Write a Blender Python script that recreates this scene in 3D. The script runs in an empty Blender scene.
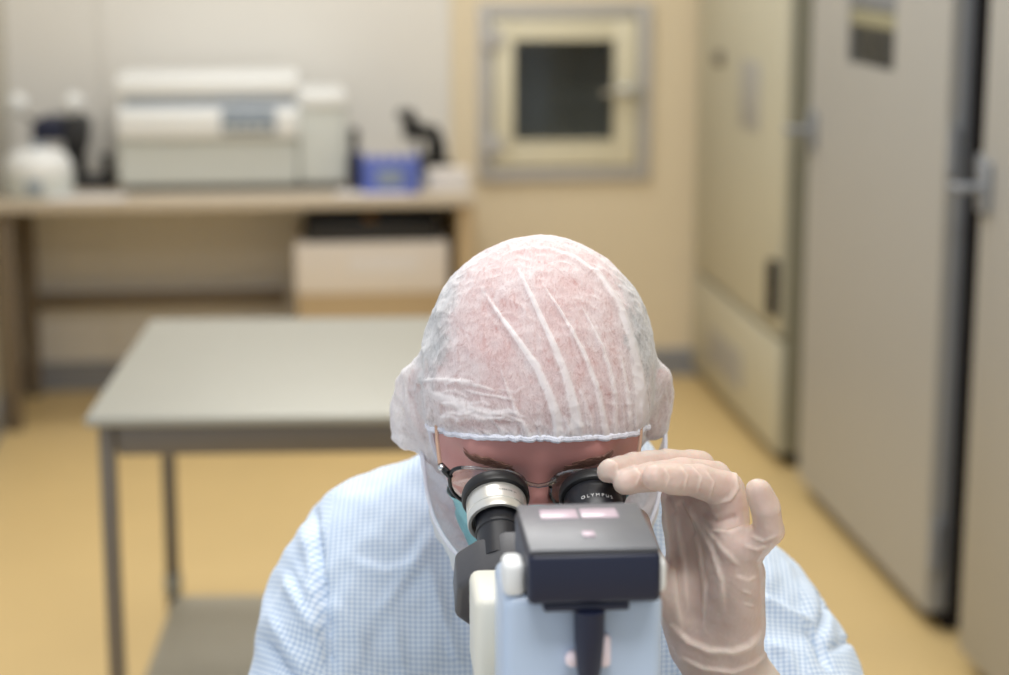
import bpy, bmesh, math, random
import numpy as np
from mathutils import Vector, Matrix, Euler

random.seed(7)
rng = np.random.default_rng(11)
sc = bpy.context.scene
COL = sc.collection
PI = math.pi
rad = math.radians

# ------------------------------------------------------------------ camera
F_PX = 70.0 / 36.0 * 1009.0
PITCH = rad(11.8)
YAW = rad(6.2)                      # to the right of +Y
CAM = np.array([0.0, 0.0, 1.5])
PERSON_AZ = rad(7.4)                # bearing of the seated person from the camera

cam_d = bpy.data.cameras.new('camera')
cam = bpy.data.objects.new('camera', cam_d)
COL.objects.link(cam)
cam.location = CAM
cam.rotation_euler = (PI / 2 - PITCH, 0, -YAW)
cam_d.lens = 70
cam_d.sensor_width = 36
cam_d.sensor_fit = 'HORIZONTAL'
cam_d.clip_start = 0.05
cam_d.dof.use_dof = True
cam_d.dof.focus_distance = 1.335
cam_d.dof.aperture_fstop = 4.0
cam_d.dof.aperture_blades = 9
sc.camera = cam


def ray(px, py, yaw):
    """direction through a photo pixel, in a frame whose +Y lies `yaw` left of the camera axis"""
    u = (px - 504.5) / F_PX
    v = (337.5 - py) / F_PX
    f, z = math.cos(PITCH) + v * math.sin(PITCH), -math.sin(PITCH) + v * math.cos(PITCH)
    c, s = math.cos(yaw), math.sin(yaw)
    return np.array([u * c + f * s, -u * s + f * c, z])


def hit(d, ax, val):
    t = (val - CAM[ax]) / d[ax]
    return CAM + d * t


def Wy(px, py, y): return hit(ray(px, py, YAW), 1, y)
def Wx(px, py, x): return hit(ray(px, py, YAW), 0, x)
def Wz(px, py, z): return hit(ray(px, py, YAW), 2, z)
def P(px, py, y): return hit(ray(px, py, YAW - PERSON_AZ), 1, y)


def pix(p):
    """person frame -> photo pixel (used to lay the creases of the cloth where the photo has them)"""
    q = np.asarray(p) - CAM
    yaw = YAW - PERSON_AZ
    c, s = math.cos(yaw), math.sin(yaw)
    u = q[..., 0] * c - q[..., 1] * s
    f = q[..., 0] * s + q[..., 1] * c
    d = f * math.cos(PITCH) - q[..., 2] * math.sin(PITCH)
    v = f * math.sin(PITCH) + q[..., 2] * math.cos(PITCH)
    return 504.5 + F_PX * u / d, 337.5 - F_PX * v / d


# ------------------------------------------------------------------ materials
def lin(c):
    return tuple(((x / 12.92) if x <= 0.04045 else ((x + 0.055) / 1.055) ** 2.4) for x in (v / 255.0 for v in c)) + (1.0,)


class NT:
    def __init__(self, name):
        self.m = bpy.data.materials.new(name)
        self.m.use_nodes = True
        self.t = self.m.node_tree
        self.n = self.t.nodes
        self.b = self.n['Principled BSDF']
        self.out = self.n['Material Output']

    def add(self, typ, **kw):
        n = self.n.new(typ)
        for k, v in kw.items():
            if k.startswith('i_'):
                key = k[2:]
                n.inputs[int(key) if key.isdigit() else key.replace('_', ' ')].default_value = v
            else:
                setattr(n, k, v)
        return n

    def link(self, a, b): self.t.links.new(a, b)

    def math(self, op, a, b=None, c=None):
        n = self.n.new('ShaderNodeMath')
        n.operation = op
        for i, v in enumerate((a, b, c)):
            if v is None: continue
            if isinstance(v, (int, float)): n.inputs[i].default_value = v
            else: self.link(v, n.inputs[i])
        return n.outputs[0]


def mat(name, c, rough=0.5, metal=0.0, var=0.06, scale=30.0, bump=0.0, sss=0.0, spec=0.5, coat=0.0, emit=None):
    k = NT(name)
    tc = k.add('ShaderNodeTexCoord')
    no = k.add('ShaderNodeTexNoise', i_Scale=scale, i_Detail=4.0)
    k.link(tc.outputs['Object'], no.inputs['Vector'])
    mx = k.add('ShaderNodeMix', data_type='RGBA')
    a = lin(c)
    mx.inputs['A'].default_value = tuple(max(0, v * (1 - var)) for v in a[:3]) + (1,)
    mx.inputs['B'].default_value = tuple(min(1, v * (1 + var)) for v in a[:3]) + (1,)
    k.link(no.outputs['Fac'], mx.inputs['Factor'])
    k.link(mx.outputs['Result'], k.b.inputs['Base Color'])
    k.b.inputs['Roughness'].default_value = rough
    k.b.inputs['Metallic'].default_value = metal
    k.b.inputs['Specular IOR Level'].default_value = spec
    k.b.inputs['Coat Weight'].default_value = coat
    if sss:
        k.b.inputs['Subsurface Weight'].default_value = sss
        k.b.inputs['Subsurface Radius'].default_value = (0.012, 0.005, 0.003)
        k.b.inputs['Subsurface Scale'].default_value = 0.6
    if bump:
        bp = k.add('ShaderNodeBump', i_Strength=bump, i_Distance=0.002)
        k.link(no.outputs['Fac'], bp.inputs['Height'])
        k.link(bp.outputs['Normal'], k.b.inputs['Normal'])
    return k.m


M = {}
M['wall'] = mat('cream_wall_panel', (231, 228, 222), 0.6, var=0.02, scale=3)
M['wall_tan'] = mat('tan_wall_panel', (230, 216, 188), 0.6, var=0.02, scale=3)
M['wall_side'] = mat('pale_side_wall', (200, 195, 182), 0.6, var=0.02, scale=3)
M['ceiling'] = mat('white_ceiling', (235, 233, 226), 0.8, var=0.01)
M['floor'] = mat('ochre_vinyl_floor', (224, 196, 140), 0.42, var=0.04, scale=5)
M['base'] = mat('grey_blue_baseboard', (140, 142, 147), 0.5)
M['hatch_frame'] = mat('light_grey_frame', (190, 188, 186), 0.5)
M['steel'] = mat('brushed_steel', (166, 165, 156), 0.5, 0.4, var=0.03, scale=8)
M['steel_dark'] = mat('dull_steel_tube', (120, 113, 104), 0.45, 0.55, var=0.04)
M['chrome'] = mat('chrome', (215, 218, 222), 0.2, 1.0, var=0.02)
M['silver'] = mat('satin_silver', (232, 230, 224), 0.3, 0.7, var=0.03, scale=120)
M['bench_top'] = mat('bench_laminate', (200, 188, 170), 0.5, var=0.04)
M['bench_frame'] = mat('taupe_bench_frame', (118, 104, 86), 0.5, var=0.04)
M['bench_side'] = mat('tan_side_panel', (188, 164, 126), 0.55, var=0.04)
M['white_case'] = mat('off_white_casing', (208, 212, 208), 0.45, var=0.02)
M['white_lid'] = mat('white_casing', (234, 236, 236), 0.4, var=0.01)
M['display'] = mat('grey_blue_display', (140, 152, 166), 0.2, var=0.05)
M['chamber'] = mat('dull_grey_chamber', (140, 141, 132), 0.6)
M['shelf'] = mat('pale_steel_shelf', (196, 190, 174), 0.5, 0.2)
M['dark'] = mat('charcoal_plastic', (38, 38, 40), 0.5, var=0.1)
M['black'] = mat('black_rubber', (22, 22, 25), 0.42, var=0.1, scale=200)
M['navy'] = mat('navy_plastic', (22, 28, 56), 0.45, var=0.1)
M['blue'] = mat('blue_plastic', (92, 110, 190), 0.45, var=0.06)
M['paper'] = mat('white_paper', (232, 228, 226), 0.8, var=0.02)
M['carton'] = mat('pale_carton', (232, 225, 218), 0.8, var=0.03)
M['amber'] = mat('amber_plastic', (170, 120, 30), 0.4)
M['cab'] = mat('grey_cabinet_enamel', (168, 167, 163), 0.45, var=0.02, scale=4)
M['cab_far'] = mat('greenish_cream_enamel', (196, 193, 174), 0.45, var=0.02, scale=4)
M['cab_side'] = mat('greenish_grey_enamel', (136, 134, 116), 0.5, var=0.03)
M['cab_edge'] = mat('blue_grey_edge', (132, 136, 142), 0.45, var=0.03)
M['cab_dark'] = mat('dark_metal_and_gap_shade', (40, 37, 37), 0.9, var=0.05, spec=0.1)  # dark metal; also stands in for the shade in the cabinet gap
M['cream_metal'] = mat('cream_enamel', (226, 220, 196), 0.45, var=0.02)
M['dark_glass'] = mat('dark_glass', (40, 42, 41), 0.3, var=0.08, scale=6)
M['green_band'] = mat('sage_label_band', (150, 146, 118), 0.5)
M['scope_body'] = mat('pale_blue_enamel', (186, 203, 226), 0.32, var=0.02, coat=0.3)
M['scope_cream'] = mat('cream_scope_enamel', (226, 224, 212), 0.4, var=0.02)
M['scope_grey'] = mat('grey_scope_enamel', (150, 160, 172), 0.4, var=0.02)
M['scope_black'] = mat('satin_black_enamel', (30, 31, 37), 0.38, var=0.06)
M['scope_dark'] = mat('dark_grey_textured_enamel', (72, 72, 76), 0.42, var=0.08, scale=300, bump=0.04)
M['navy_case'] = mat('dark_navy_case', (24, 30, 54), 0.4, var=0.04)
M['gloss_top'] = mat('panel_with_painted_reflection', (100, 102, 108), 0.34, var=0.04)  # grey lightened to stand in for the ceiling's reflection
M['pink'] = mat('painted_pink_reflection', (196, 178, 190), 0.2, var=0.03)  # pale pink is a reflection put into the colour
M['pink_glint'] = mat('painted_pink_glint', (248, 232, 240), 0.12, var=0.02, coat=0.6)  # pale pink stands in for glints of light
M['ink'] = mat('white_ink', (225, 225, 225), 0.6)
M['ink_dark'] = mat('grey_engraving', (120, 118, 116), 0.6)
M['skin'] = mat('skin', (200, 142, 136), 0.5, var=0.1, scale=60, bump=0.12, sss=0.15)
M['hair'] = mat('grey_hair', (58, 57, 57), 0.6, var=0.4, scale=300, bump=0.8)
M['brow'] = mat('dark_brow_hair', (136, 98, 84), 0.6, var=0.3, scale=300)
M['eye_white'] = mat('eye_white', (225, 218, 212), 0.2)
M['iris'] = mat('iris', (70, 60, 50), 0.2)
M['mask'] = mat('turquoise_mask_fabric', (160, 214, 220), 0.8, var=0.05, scale=300, bump=0.3)
M['strap'] = mat('tan_elastic_strap', (214, 160, 120), 0.7, var=0.05)
M['glass_frame'] = mat('black_acetate', (24, 24, 27), 0.25)
M['temple'] = mat('rose_metal_temple', (205, 170, 150), 0.3, 0.6)
M['trouser'] = mat('pale_blue_trouser_cloth', (170, 188, 214), 0.8)
M['shoe'] = mat('white_shoe', (225, 225, 222), 0.5)
M['desk'] = mat('white_desk_laminate', (228, 228, 224), 0.4, var=0.02)
M['seat_vinyl'] = mat('black_vinyl', (34, 34, 36), 0.5)


def fabric_white(name, base_alpha, fiber=0.35, col=(246, 246, 248)):
    """thin nonwoven: wispy fibres over a see-through ground; folded cloth (attribute 'layers') is denser"""
    k = NT(name)
    k.n.remove(k.b)
    tc = k.add('ShaderNodeTexCoord')
    mp = k.add('ShaderNodeMapping')
    mp.inputs['Scale'].default_value = (1.0, 0.45, 0.6)
    k.link(tc.outputs['Object'], mp.inputs['Vector'])
    n1 = k.add('ShaderNodeTexNoise', i_Scale=150.0, i_Detail=7.0, i_Roughness=0.75, i_Distortion=0.7)
    n2 = k.add('ShaderNodeTexNoise', i_Scale=34.0, i_Detail=5.0, i_Roughness=0.65, i_Distortion=1.4)
    n3 = k.add('ShaderNodeTexNoise', i_Scale=520.0, i_Detail=3.0, i_Roughness=0.6, i_Distortion=1.0)
    for n in (n1, n2, n3): k.link(mp.outputs['Vector'], n.inputs['Vector'])
    w1 = k.math('SUBTRACT', 1.0, k.math('MULTIPLY', k.math('ABSOLUTE', k.math('SUBTRACT', n1.outputs['Fac'], 0.5)), 5.5))
    w1 = k.math('MAXIMUM', w1, 0.0)
    cloud = k.math('MULTIPLY', k.math('SUBTRACT', n2.outputs['Fac'], 0.5), 1.5)
    fine = k.math('MULTIPLY', k.math('MAXIMUM', k.math('SUBTRACT', n3.outputs['Fac'], 0.42), 0.0), 0.5)
    at = k.add('ShaderNodeAttribute', attribute_name='layers')
    lw = k.add('ShaderNodeLayerWeight', i_Blend=0.35)
    a = k.math('ADD', base_alpha, k.math('MULTIPLY', w1, fiber * 0.62))
    a = k.math('ADD', a, k.math('MULTIPLY', cloud, fiber))
    a = k.math('ADD', a, fine)
    a = k.math('ADD', a, k.math('MULTIPLY', at.outputs['Fac'], 0.5))
    a = k.math('ADD', a, k.math('MULTIPLY', k.math('POWER', lw.outputs['Facing'], 1.6), 0.55))
    cl = k.add('ShaderNodeClamp')
    cl.inputs['Min'].default_value = 0.08
    cl.inputs['Max'].default_value = 0.97
    k.link(a, cl.inputs['Value'])
    df = k.add('ShaderNodeBsdfDiffuse', i_Color=lin(col))
    tl = k.add('ShaderNodeBsdfTranslucent', i_Color=lin(col))
    m1 = k.add('ShaderNodeMixShader', i_Fac=0.3)
    k.link(df.outputs[0], m1.inputs[1]); k.link(tl.outputs[0], m1.inputs[2])
    tr = k.add('ShaderNodeBsdfTransparent')
    m2 = k.add('ShaderNodeMixShader')
    k.link(cl.outputs[0], m2.inputs['Fac'])
    k.link(tr.outputs[0], m2.inputs[1]); k.link(m1.outputs[0], m2.inputs[2])
    bp = k.add('ShaderNodeBump', i_Strength=0.5, i_Distance=0.0012)
    k.link(n2.outputs['Fac'], bp.inputs['Height'])
    k.link(bp.outputs['Normal'], df.inputs['Normal'])
    k.link(m2.outputs[0], k.out.inputs['Surface'])
    return k.m


M['cap'] = fabric_white('white_nonwoven_cap', 0.29, 0.50)
M['veil'] = fabric_white('white_nonwoven_cover', 0.66, 0.25)
M['cap_band'] = mat('white_elastic_band', (232, 234, 246), 0.8, var=0.06, scale=900, bump=0.6)


def gown_mat():
    k = NT('checked_cleanroom_cloth')
    uv = k.add('ShaderNodeUVMap', uv_map='weave')
    sp = k.add('ShaderNodeSeparateXYZ')
    k.link(uv.outputs[0], sp.inputs[0])
    CELL = 0.0043

    def line(o, lo, hi):
        f = k.math('FRACT', k.math('DIVIDE', o, CELL))
        d = k.math('ABSOLUTE', k.math('SUBTRACT', f, 0.5))
        mr = k.add('ShaderNodeMapRange', interpolation_type='SMOOTHSTEP')
        mr.inputs['From Min'].default_value = hi
        mr.inputs['From Max'].default_value = lo
        k.link(d, mr.inputs['Value'])
        return mr.outputs[0]
    a = line(sp.outputs[0], 0.06, 0.24)
    b = line(sp.outputs[1], 0.06, 0.24)
    s = k.math('MINIMUM', k.math('ADD', k.math('MULTIPLY', a, 0.62), k.math('MULTIPLY', b, 0.62)), 1.0)
    mx = k.add('ShaderNodeMix', data_type='RGBA')
    mx.inputs['A'].default_value = lin((222, 233, 246))
    mx.inputs['B'].default_value = lin((158, 184, 216))
    k.link(s, mx.inputs['Factor'])
    k.link(mx.outputs['Result'], k.b.inputs['Base Color'])
    k.b.inputs['Roughness'].default_value = 0.75
    k.b.inputs['Sheen Weight'].default_value = 0.15
    return k.m


M['gown'] = gown_mat()


def glove_mat():
    k = NT('cream_latex_glove')
    k.n.remove(k.b)
    tc = k.add('ShaderNodeTexCoord')
    no = k.add('ShaderNodeTexNoise', i_Scale=55.0, i_Detail=4.0, i_Distortion=0.6)
    k.link(tc.outputs['Object'], no.inputs['Vector'])
    mx = k.add('ShaderNodeMix', data_type='RGBA')
    mx.inputs['A'].default_value = lin((234, 214, 203))
    mx.inputs['B'].default_value = lin((244, 231, 220))
    k.link(no.outputs['Fac'], mx.inputs['Factor'])
    pb = k.add('ShaderNodeBsdfPrincipled')
    k.link(mx.outputs['Result'], pb.inputs['Base Color'])
    pb.inputs['Roughness'].default_value = 0.42
    pb.inputs['Subsurface Weight'].default_value = 0.35
    pb.inputs['Subsurface Radius'].default_value = (0.008, 0.004, 0.003)
    pb.inputs['Subsurface Scale'].default_value = 0.5
    n2 = k.add('ShaderNodeTexNoise', i_Scale=220.0, i_Detail=3.0)
    k.link(tc.outputs['Object'], n2.inputs['Vector'])
    bp = k.add('ShaderNodeBump', i_Strength=0.25, i_Distance=0.0008)
    k.link(n2.outputs['Fac'], bp.inputs['Height'])
    k.link(bp.outputs['Normal'], pb.inputs['Normal'])
    tr = k.add('ShaderNodeBsdfTransparent', i_Color=lin((248, 236, 230)))
    ms = k.add('ShaderNodeMixShader')
    at = k.add('ShaderNodeAttribute', attribute_name='layers')
    f = k.math('ADD', 0.62, k.math('MULTIPLY', at.outputs['Fac'], 0.38))
    f = k.math('MINIMUM', f, 1.0)
    k.link(f, ms.inputs['Fac'])
    k.link(tr.outputs[0], ms.inputs[1]); k.link(pb.outputs[0], ms.inputs[2])
    k.link(ms.outputs[0], k.out.inputs['Surface'])
    return k.m


M['glove'] = glove_mat()


def clear_mat(name, tint, alpha_glossy=0.08, gain=0.9):
    k = NT(name)
    k.n.remove(k.b)
    tr = k.add('ShaderNodeBsdfTransparent', i_Color=tint)
    gl = k.add('ShaderNodeBsdfGlossy', i_Roughness=0.04)
    fr = k.add('ShaderNodeFresnel', i_IOR=1.5)
    ms = k.add('ShaderNodeMixShader')
    f = k.math('ADD', k.math('MULTIPLY', fr.outputs[0], gain), alpha_glossy * 0.2)
    k.link(f, ms.inputs['Fac'])
    k.link(tr.outputs[0], ms.inputs[1]); k.link(gl.outputs[0], ms.inputs[2])
    k.link(ms.outputs[0], k.out.inputs['Surface'])
    return k.m


M['lens'] = clear_mat('spectacle_lens', (0.97, 0.98, 0.97, 1), gain=0.3)
M['clear_plastic'] = clear_mat('clear_nose_bridge', (0.86, 0.84, 0.84, 1), 0.9)


# ------------------------------------------------------------------ object helpers
def tag(o, label=None, cat=None, group=None, kind=None):
    if label: o['label'] = label
    if cat: o['category'] = cat
    if group: o['group'] = group
    if kind: o['kind'] = kind
    return o


def empty(name, loc=(0, 0, 0), rz=0.0, label=None, cat=None, group=None):
    o = bpy.data.objects.new(name, None)
    COL.objects.link(o)
    o.location = loc
    o.rotation_euler = (0, 0, rz)
    o.empty_display_size = 0.05
    return tag(o, label, cat, group)


def link_mesh(name, me, material, parent=None, smooth=True, label=None):
    o = bpy.data.objects.new(name, me)
    COL.objects.link(o)
    me.materials.append(material)
    if smooth:
        me.polygons.foreach_set('use_smooth', [True] * len(me.polygons))
    if parent: o.parent = parent
    if label: o['label'] = label
    return o


class MB:
    def __init__(self): self.bm = bmesh.new()

    def _xf(self, verts, mx):
        bmesh.ops.transform(self.bm, matrix=mx, verts=verts)

    def box(self, lo, hi, bevel=0.0, seg=2, mx=None):
        b2 = bmesh.new()
        r = bmesh.ops.create_cube(b2, size=1.0)
        for v in b2.verts:
            v.co = Vector([lo[i] + (v.co[i] + 0.5) * (hi[i] - lo[i]) for i in range(3)])
        if bevel > 0:
            bmesh.ops.bevel(b2, geom=list(b2.edges), offset=bevel, segments=seg, profile=0.5, affect='EDGES')
        self._merge(b2, mx)
        return self

    def _merge(self, b2, mx=None):
        if mx is not None: bmesh.ops.transform(b2, matrix=mx, verts=b2.verts)
        me = bpy.data.meshes.new('tmp')
        b2.to_mesh(me); b2.free()
        self.bm.from_mesh(me)
        bpy.data.meshes.remove(me)

    def lathe(self, prof, mx=None, n=48, closed=False):
        """profile [(r, h)] turned about +Z"""
        b2 = bmesh.new()
        rings = []
        for r, h in prof:
            if r < 1e-6:
                rings.append([b2.verts.new((0, 0, h))])
            else:
                rings.append([b2.verts.new((r * math.cos(2 * PI * i / n), r * math.sin(2 * PI * i / n), h)) for i in range(n)])
        pairs = list(zip(rings, rings[1:]))
        if closed: pairs.append((rings[-1], rings[0]))
        for a, b in pairs:
            for i in range(n):
                j = (i + 1) % n
                if len(a) == 1 and len(b) == 1: continue
                if len(a) == 1: b2.faces.new((a[0], b[i], b[j]))
                elif len(b) == 1: b2.faces.new((a[i], a[j], b[0]))
                else: b2.faces.new((a[i], a[j], b[j], b[i]))
        bmesh.ops.recalc_face_normals(b2, faces=b2.faces)
        self._merge(b2, mx)
        return self

    def tube(self, pts, r, n=12, closed=False, cap=True):
        pts = [Vector(p) for p in pts]
        rs = r if isinstance(r, (list, tuple)) else [r] * len(pts)
        b2 = bmesh.new()
        rings = []
        up = None
        for i, p in enumerate(pts):
            if closed: t = (pts[(i + 1) % len(pts)] - pts[i - 1]).normalized()
            else: t = (pts[min(i + 1, len(pts) - 1)] - pts[max(i - 1, 0)]).normalized()
            if up is None:
                up = Vector((0, 0, 1)) if abs(t.z) < 0.9 else Vector((1, 0, 0))
            a = (up - t * up.dot(t)).normalized()
            up = a
            b = t.cross(a)
            rings.append([b2.verts.new(p + (a * math.cos(2 * PI * k / n) + b * math.sin(2 * PI * k / n)) * rs[i]) for k in range(n)])
        prs = list(zip(rings, rings[1:]))
        if closed: prs.append((rings[-1], rings[0]))
        for a, b in prs:
            for k in range(n):
                j = (k + 1) % n
                b2.faces.new((a[k], a[j], b[j], b[k]))
        if cap and not closed:
            b2.faces.new(list(reversed(rings[0]))); b2.faces.new(rings[-1])
        bmesh.ops.recalc_face_normals(b2, faces=b2.faces)
        self._merge(b2)
        return self

    def prism(self, poly, h0, h1, bevel=0.0, mx=None, seg=2):
        """polygon in XY extruded along Z"""
        b2 = bmesh.new()
        lo = [b2.verts.new((x, y, h0)) for x, y in poly]
        hi = [b2.verts.new((x, y, h1)) for x, y in poly]
        b2.faces.new(list(reversed(lo))); b2.faces.new(hi)
        n = len(poly)
        for i in range(n):
            j = (i + 1) % n
            b2.faces.new((lo[i], lo[j], hi[j], hi[i]))
        bmesh.ops.recalc_face_normals(b2, faces=b2.faces)
        if bevel: bmesh.ops.bevel(b2, geom=list(b2.edges), offset=bevel, segments=seg, profile=0.5, affect='EDGES')
        self._merge(b2, mx)
        return self

    def ball(self, c, r, sub=3, scale=(1, 1, 1)):
        b2 = bmesh.new()
        bmesh.ops.create_icosphere(b2, subdivisions=sub, radius=r)
        self._merge(b2, Matrix.Translation(c) @ Matrix.Diagonal(tuple(scale) + (1,)))
        return self

    def build(self, name, material, parent=None, label=None, smooth=True, angle=35):
        me = bpy.data.meshes.new(name)
        self.bm.to_mesh(me); self.bm.free()
        o = link_mesh(name, me, material, parent, False, label)
        if smooth:
            me.polygons.foreach_set('use_smooth', [True] * len(me.polygons))
            try: me.set_sharp_from_angle(angle=rad(angle))
            except Exception: pass
        return o


def rbox(name, lo, hi, material, parent=None, bevel=0.003, label=None, seg=2):
    return MB().box(lo, hi, bevel, seg).build(name, material, parent, label)


def axis_mx(o, a):
    """matrix taking +Z to direction a at origin o"""
    return Matrix.Translation(Vector(o)) @ Vector(a).to_track_quat('Z', 'Y').to_matrix().to_4x4()


def structure(o):
    o['kind'] = 'structure'
    return o


# ------------------------------------------------------------------ implicit surfaces
class Field:
    def __init__(self, lo, hi, h):
        self.lo = np.array(lo, float); self.h = h
        self.n = np.ceil((np.array(hi) - self.lo) / h).astype(int) + 1
        self.D = np.full(self.n, 1.0, np.float32)
        self.ax = [self.lo[i] + np.arange(self.n[i]) * h for i in range(3)]

    def block(self, lo, hi):
        s = []
        for i in range(3):
            a = int(np.clip(math.floor((lo[i] - self.lo[i]) / self.h), 0, self.n[i]))
            b = int(np.clip(math.ceil((hi[i] - self.lo[i]) / self.h) + 1, 0, self.n[i]))
            s.append(slice(a, b))
        X = self.ax[0][s[0]][:, None, None]; Y = self.ax[1][s[1]][None, :, None]; Z = self.ax[2][s[2]][None, None, :]
        return tuple(s), X, Y, Z

    def add(self, fn, lo, hi, k=0.0, op='u'):
        pad = k + 3 * self.h
        s, X, Y, Z = self.block(np.array(lo) - pad, np.array(hi) + pad)
        if any(q.stop <= q.start for q in s): return
        d = fn(X, Y, Z)
        a = self.D[s]
        if op == 'u': self.D[s] = smin(a, d, k)
        elif op == 's': self.D[s] = -smin(-a, d, k)      # carve d out
        elif op == 'i': self.D[s] = -smin(-a, -d, k)

    def cone(self, a, b, ra, rb, k=0.01):
        a = np.array(a, float); b = np.array(b, float)
        r = max(ra, rb)
        self.add(lambda X, Y, Z: cone(X, Y, Z, a, b, ra, rb), np.minimum(a, b) - r, np.maximum(a, b) + r, k)

    def ell(self, c, r, k=0.01, op='u'):
        c = np.array(c, float); r = np.array(r, float)
        self.add(lambda X, Y, Z: ell(X, Y, Z, c, r), c - r, c + r, k, op)

    def mesh(self, iso=0.0):
        D = self.D - iso
        ins = D < 0
        nx, ny, nz = D.shape
        cnt = np.zeros((nx - 1, ny - 1, nz - 1), np.int8)
        for i in (0, 1):
            for j in (0, 1):
                for k in (0, 1):
                    cnt += ins[i:nx - 1 + i, j:ny - 1 + j, k:nz - 1 + k]
        act = (cnt > 0) & (cnt < 8)
        ci = np.argwhere(act)
        idx = np.full(act.shape, -1, np.int64)
        idx[act] = np.arange(len(ci))
        acc = np.zeros((len(ci), 3)); num = np.zeros(len(ci))
        corners = [(i, j, k) for i in (0, 1) for j in (0, 1) for k in (0, 1)]
        for c0 in corners:
            for ax in range(3):
                if c0[ax] == 1: continue
                c1 = list(c0); c1[ax] = 1
                d0 = D[ci[:, 0] + c0[0], ci[:, 1] + c0[1], ci[:, 2] + c0[2]].astype(float)
                d1 = D[ci[:, 0] + c1[0], ci[:, 1] + c1[1], ci[:, 2] + c1[2]].astype(float)
                m = (d0 < 0) != (d1 < 0)
                t = np.where(m, d0 / np.where(m, d0 - d1, 1), 0)
                p = np.tile(np.array(c0, float), (len(ci), 1))
                p[:, ax] += t
                acc[m] += p[m]; num[m] += 1
        V = self.lo + (ci + acc / np.maximum(num, 1)[:, None]) * self.h
        quads = []
        for ax in range(3):
            o = [a for a in range(3) if a != ax]
            sl0 = [slice(None)] * 3; sl1 = [slice(None)] * 3
            sl0[ax] = slice(0, -1); sl1[ax] = slice(1, None)
            x = ins[tuple(sl0)] != ins[tuple(sl1)]
            e = np.argwhere(x)
            ok = (e[:, o[0]] > 0) & (e[:, o[1]] > 0) & (e[:, o[0]] < D.shape[o[0]] - 1) & (e[:, o[1]] < D.shape[o[1]] - 1)
            e = e[ok]
            def cell(d0, d1):
                c = e.copy(); c[:, o[0]] -= d0; c[:, o[1]] -= d1
                return idx[c[:, 0], c[:, 1], c[:, 2]]
            q = np.stack([cell(1, 1), cell(0, 1), cell(0, 0), cell(1, 0)], 1)
            flip = ins[e[:, 0], e[:, 1], e[:, 2]]
            if ax == 1: flip = ~flip
            q[~flip] = q[~flip][:, ::-1]
            quads.append(q)
        return V, np.concatenate(quads)


def smin(a, b, k):
    if k <= 0: return np.minimum(a, b)
    h = np.maximum(k - np.abs(a - b), 0) / k
    return np.minimum(a, b) - h * h * k * 0.25


def cone(X, Y, Z, a, b, ra, rb):
    ba = b - a
    L = max(float(ba @ ba), 1e-12)
    t = np.clip(((X - a[0]) * ba[0] + (Y - a[1]) * ba[1] + (Z - a[2]) * ba[2]) / L, 0, 1)
    dx = X - a[0] - t * ba[0]; dy = Y - a[1] - t * ba[1]; dz = Z - a[2] - t * ba[2]
    return np.sqrt(dx * dx + dy * dy + dz * dz) - (ra + (rb - ra) * t)


def ell(X, Y, Z, c, r):
    x = (X - c[0]) / r[0]; y = (Y - c[1]) / r[1]; z = (Z - c[2]) / r[2]
    k0 = np.sqrt(x * x + y * y + z * z)
    k1 = np.sqrt((x / r[0]) ** 2 + (y / r[1]) ** 2 + (z / r[2]) ** 2) + 1e-9
    return k0 * (k0 - 1) / k1


def raw_mesh(name, V, F, smooth_iter=0, lam=0.5):
    V = np.asarray(V, float); F = np.asarray(F)
    if smooth_iter:
        E = np.concatenate([F[:, [i, (i + 1) % F.shape[1]]] for i in range(F.shape[1])])
        for _ in range(smooth_iter):
            S = np.zeros_like(V); N = np.zeros(len(V))
            for c in range(3):
                S[:, c] = np.bincount(E[:, 0], V[E[:, 1], c], len(V)) + np.bincount(E[:, 1], V[E[:, 0], c], len(V))
            N = np.bincount(E[:, 0], minlength=len(V)) + np.bincount(E[:, 1], minlength=len(V))
            V = V + lam * (S / np.maximum(N, 1)[:, None] - V)
    me = bpy.data.meshes.new(name)
    me.vertices.add(len(V)); me.vertices.foreach_set('co', V.astype(np.float32).ravel())
    k = F.shape[1]
    me.loops.add(F.size); me.loops.foreach_set('vertex_index', F.astype(np.int32).ravel())
    me.polygons.add(len(F)); me.polygons.foreach_set('loop_start', np.arange(0, F.size, k, dtype=np.int32))
    me.update(calc_edges=True); me.validate()
    return me


def vnormals(V, F):
    a = V[F[:, 2]] - V[F[:, 0]]; b = V[F[:, 3]] - V[F[:, 1]]
    n = np.cross(a, b)
    N = np.zeros_like(V)
    for i in range(4):
        for c in range(3): N[:, c] += np.bincount(F[:, i], n[:, c], len(V))
    return N / (np.linalg.norm(N, axis=1, keepdims=True) + 1e-12)


class SineNoise:
    """smooth pseudo-random field: a sum of sines in random directions"""
    def __init__(self, seed, freq, n=14, stretch=(1, 1, 1)):
        r = np.random.default_rng(seed)
        d = r.normal(size=(n, 3)); d /= np.linalg.norm(d, axis=1, keepdims=True)
        self.k = d * freq * r.uniform(0.6, 1.5, (n, 1)) * np.array(stretch)
        self.p = r.uniform(0, 2 * PI, n)
        self.n = n

    def __call__(self, V):
        return np.sin(V @ self.k.T * 2 * PI + self.p).sum(1) / math.sqrt(self.n / 2.0)


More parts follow.
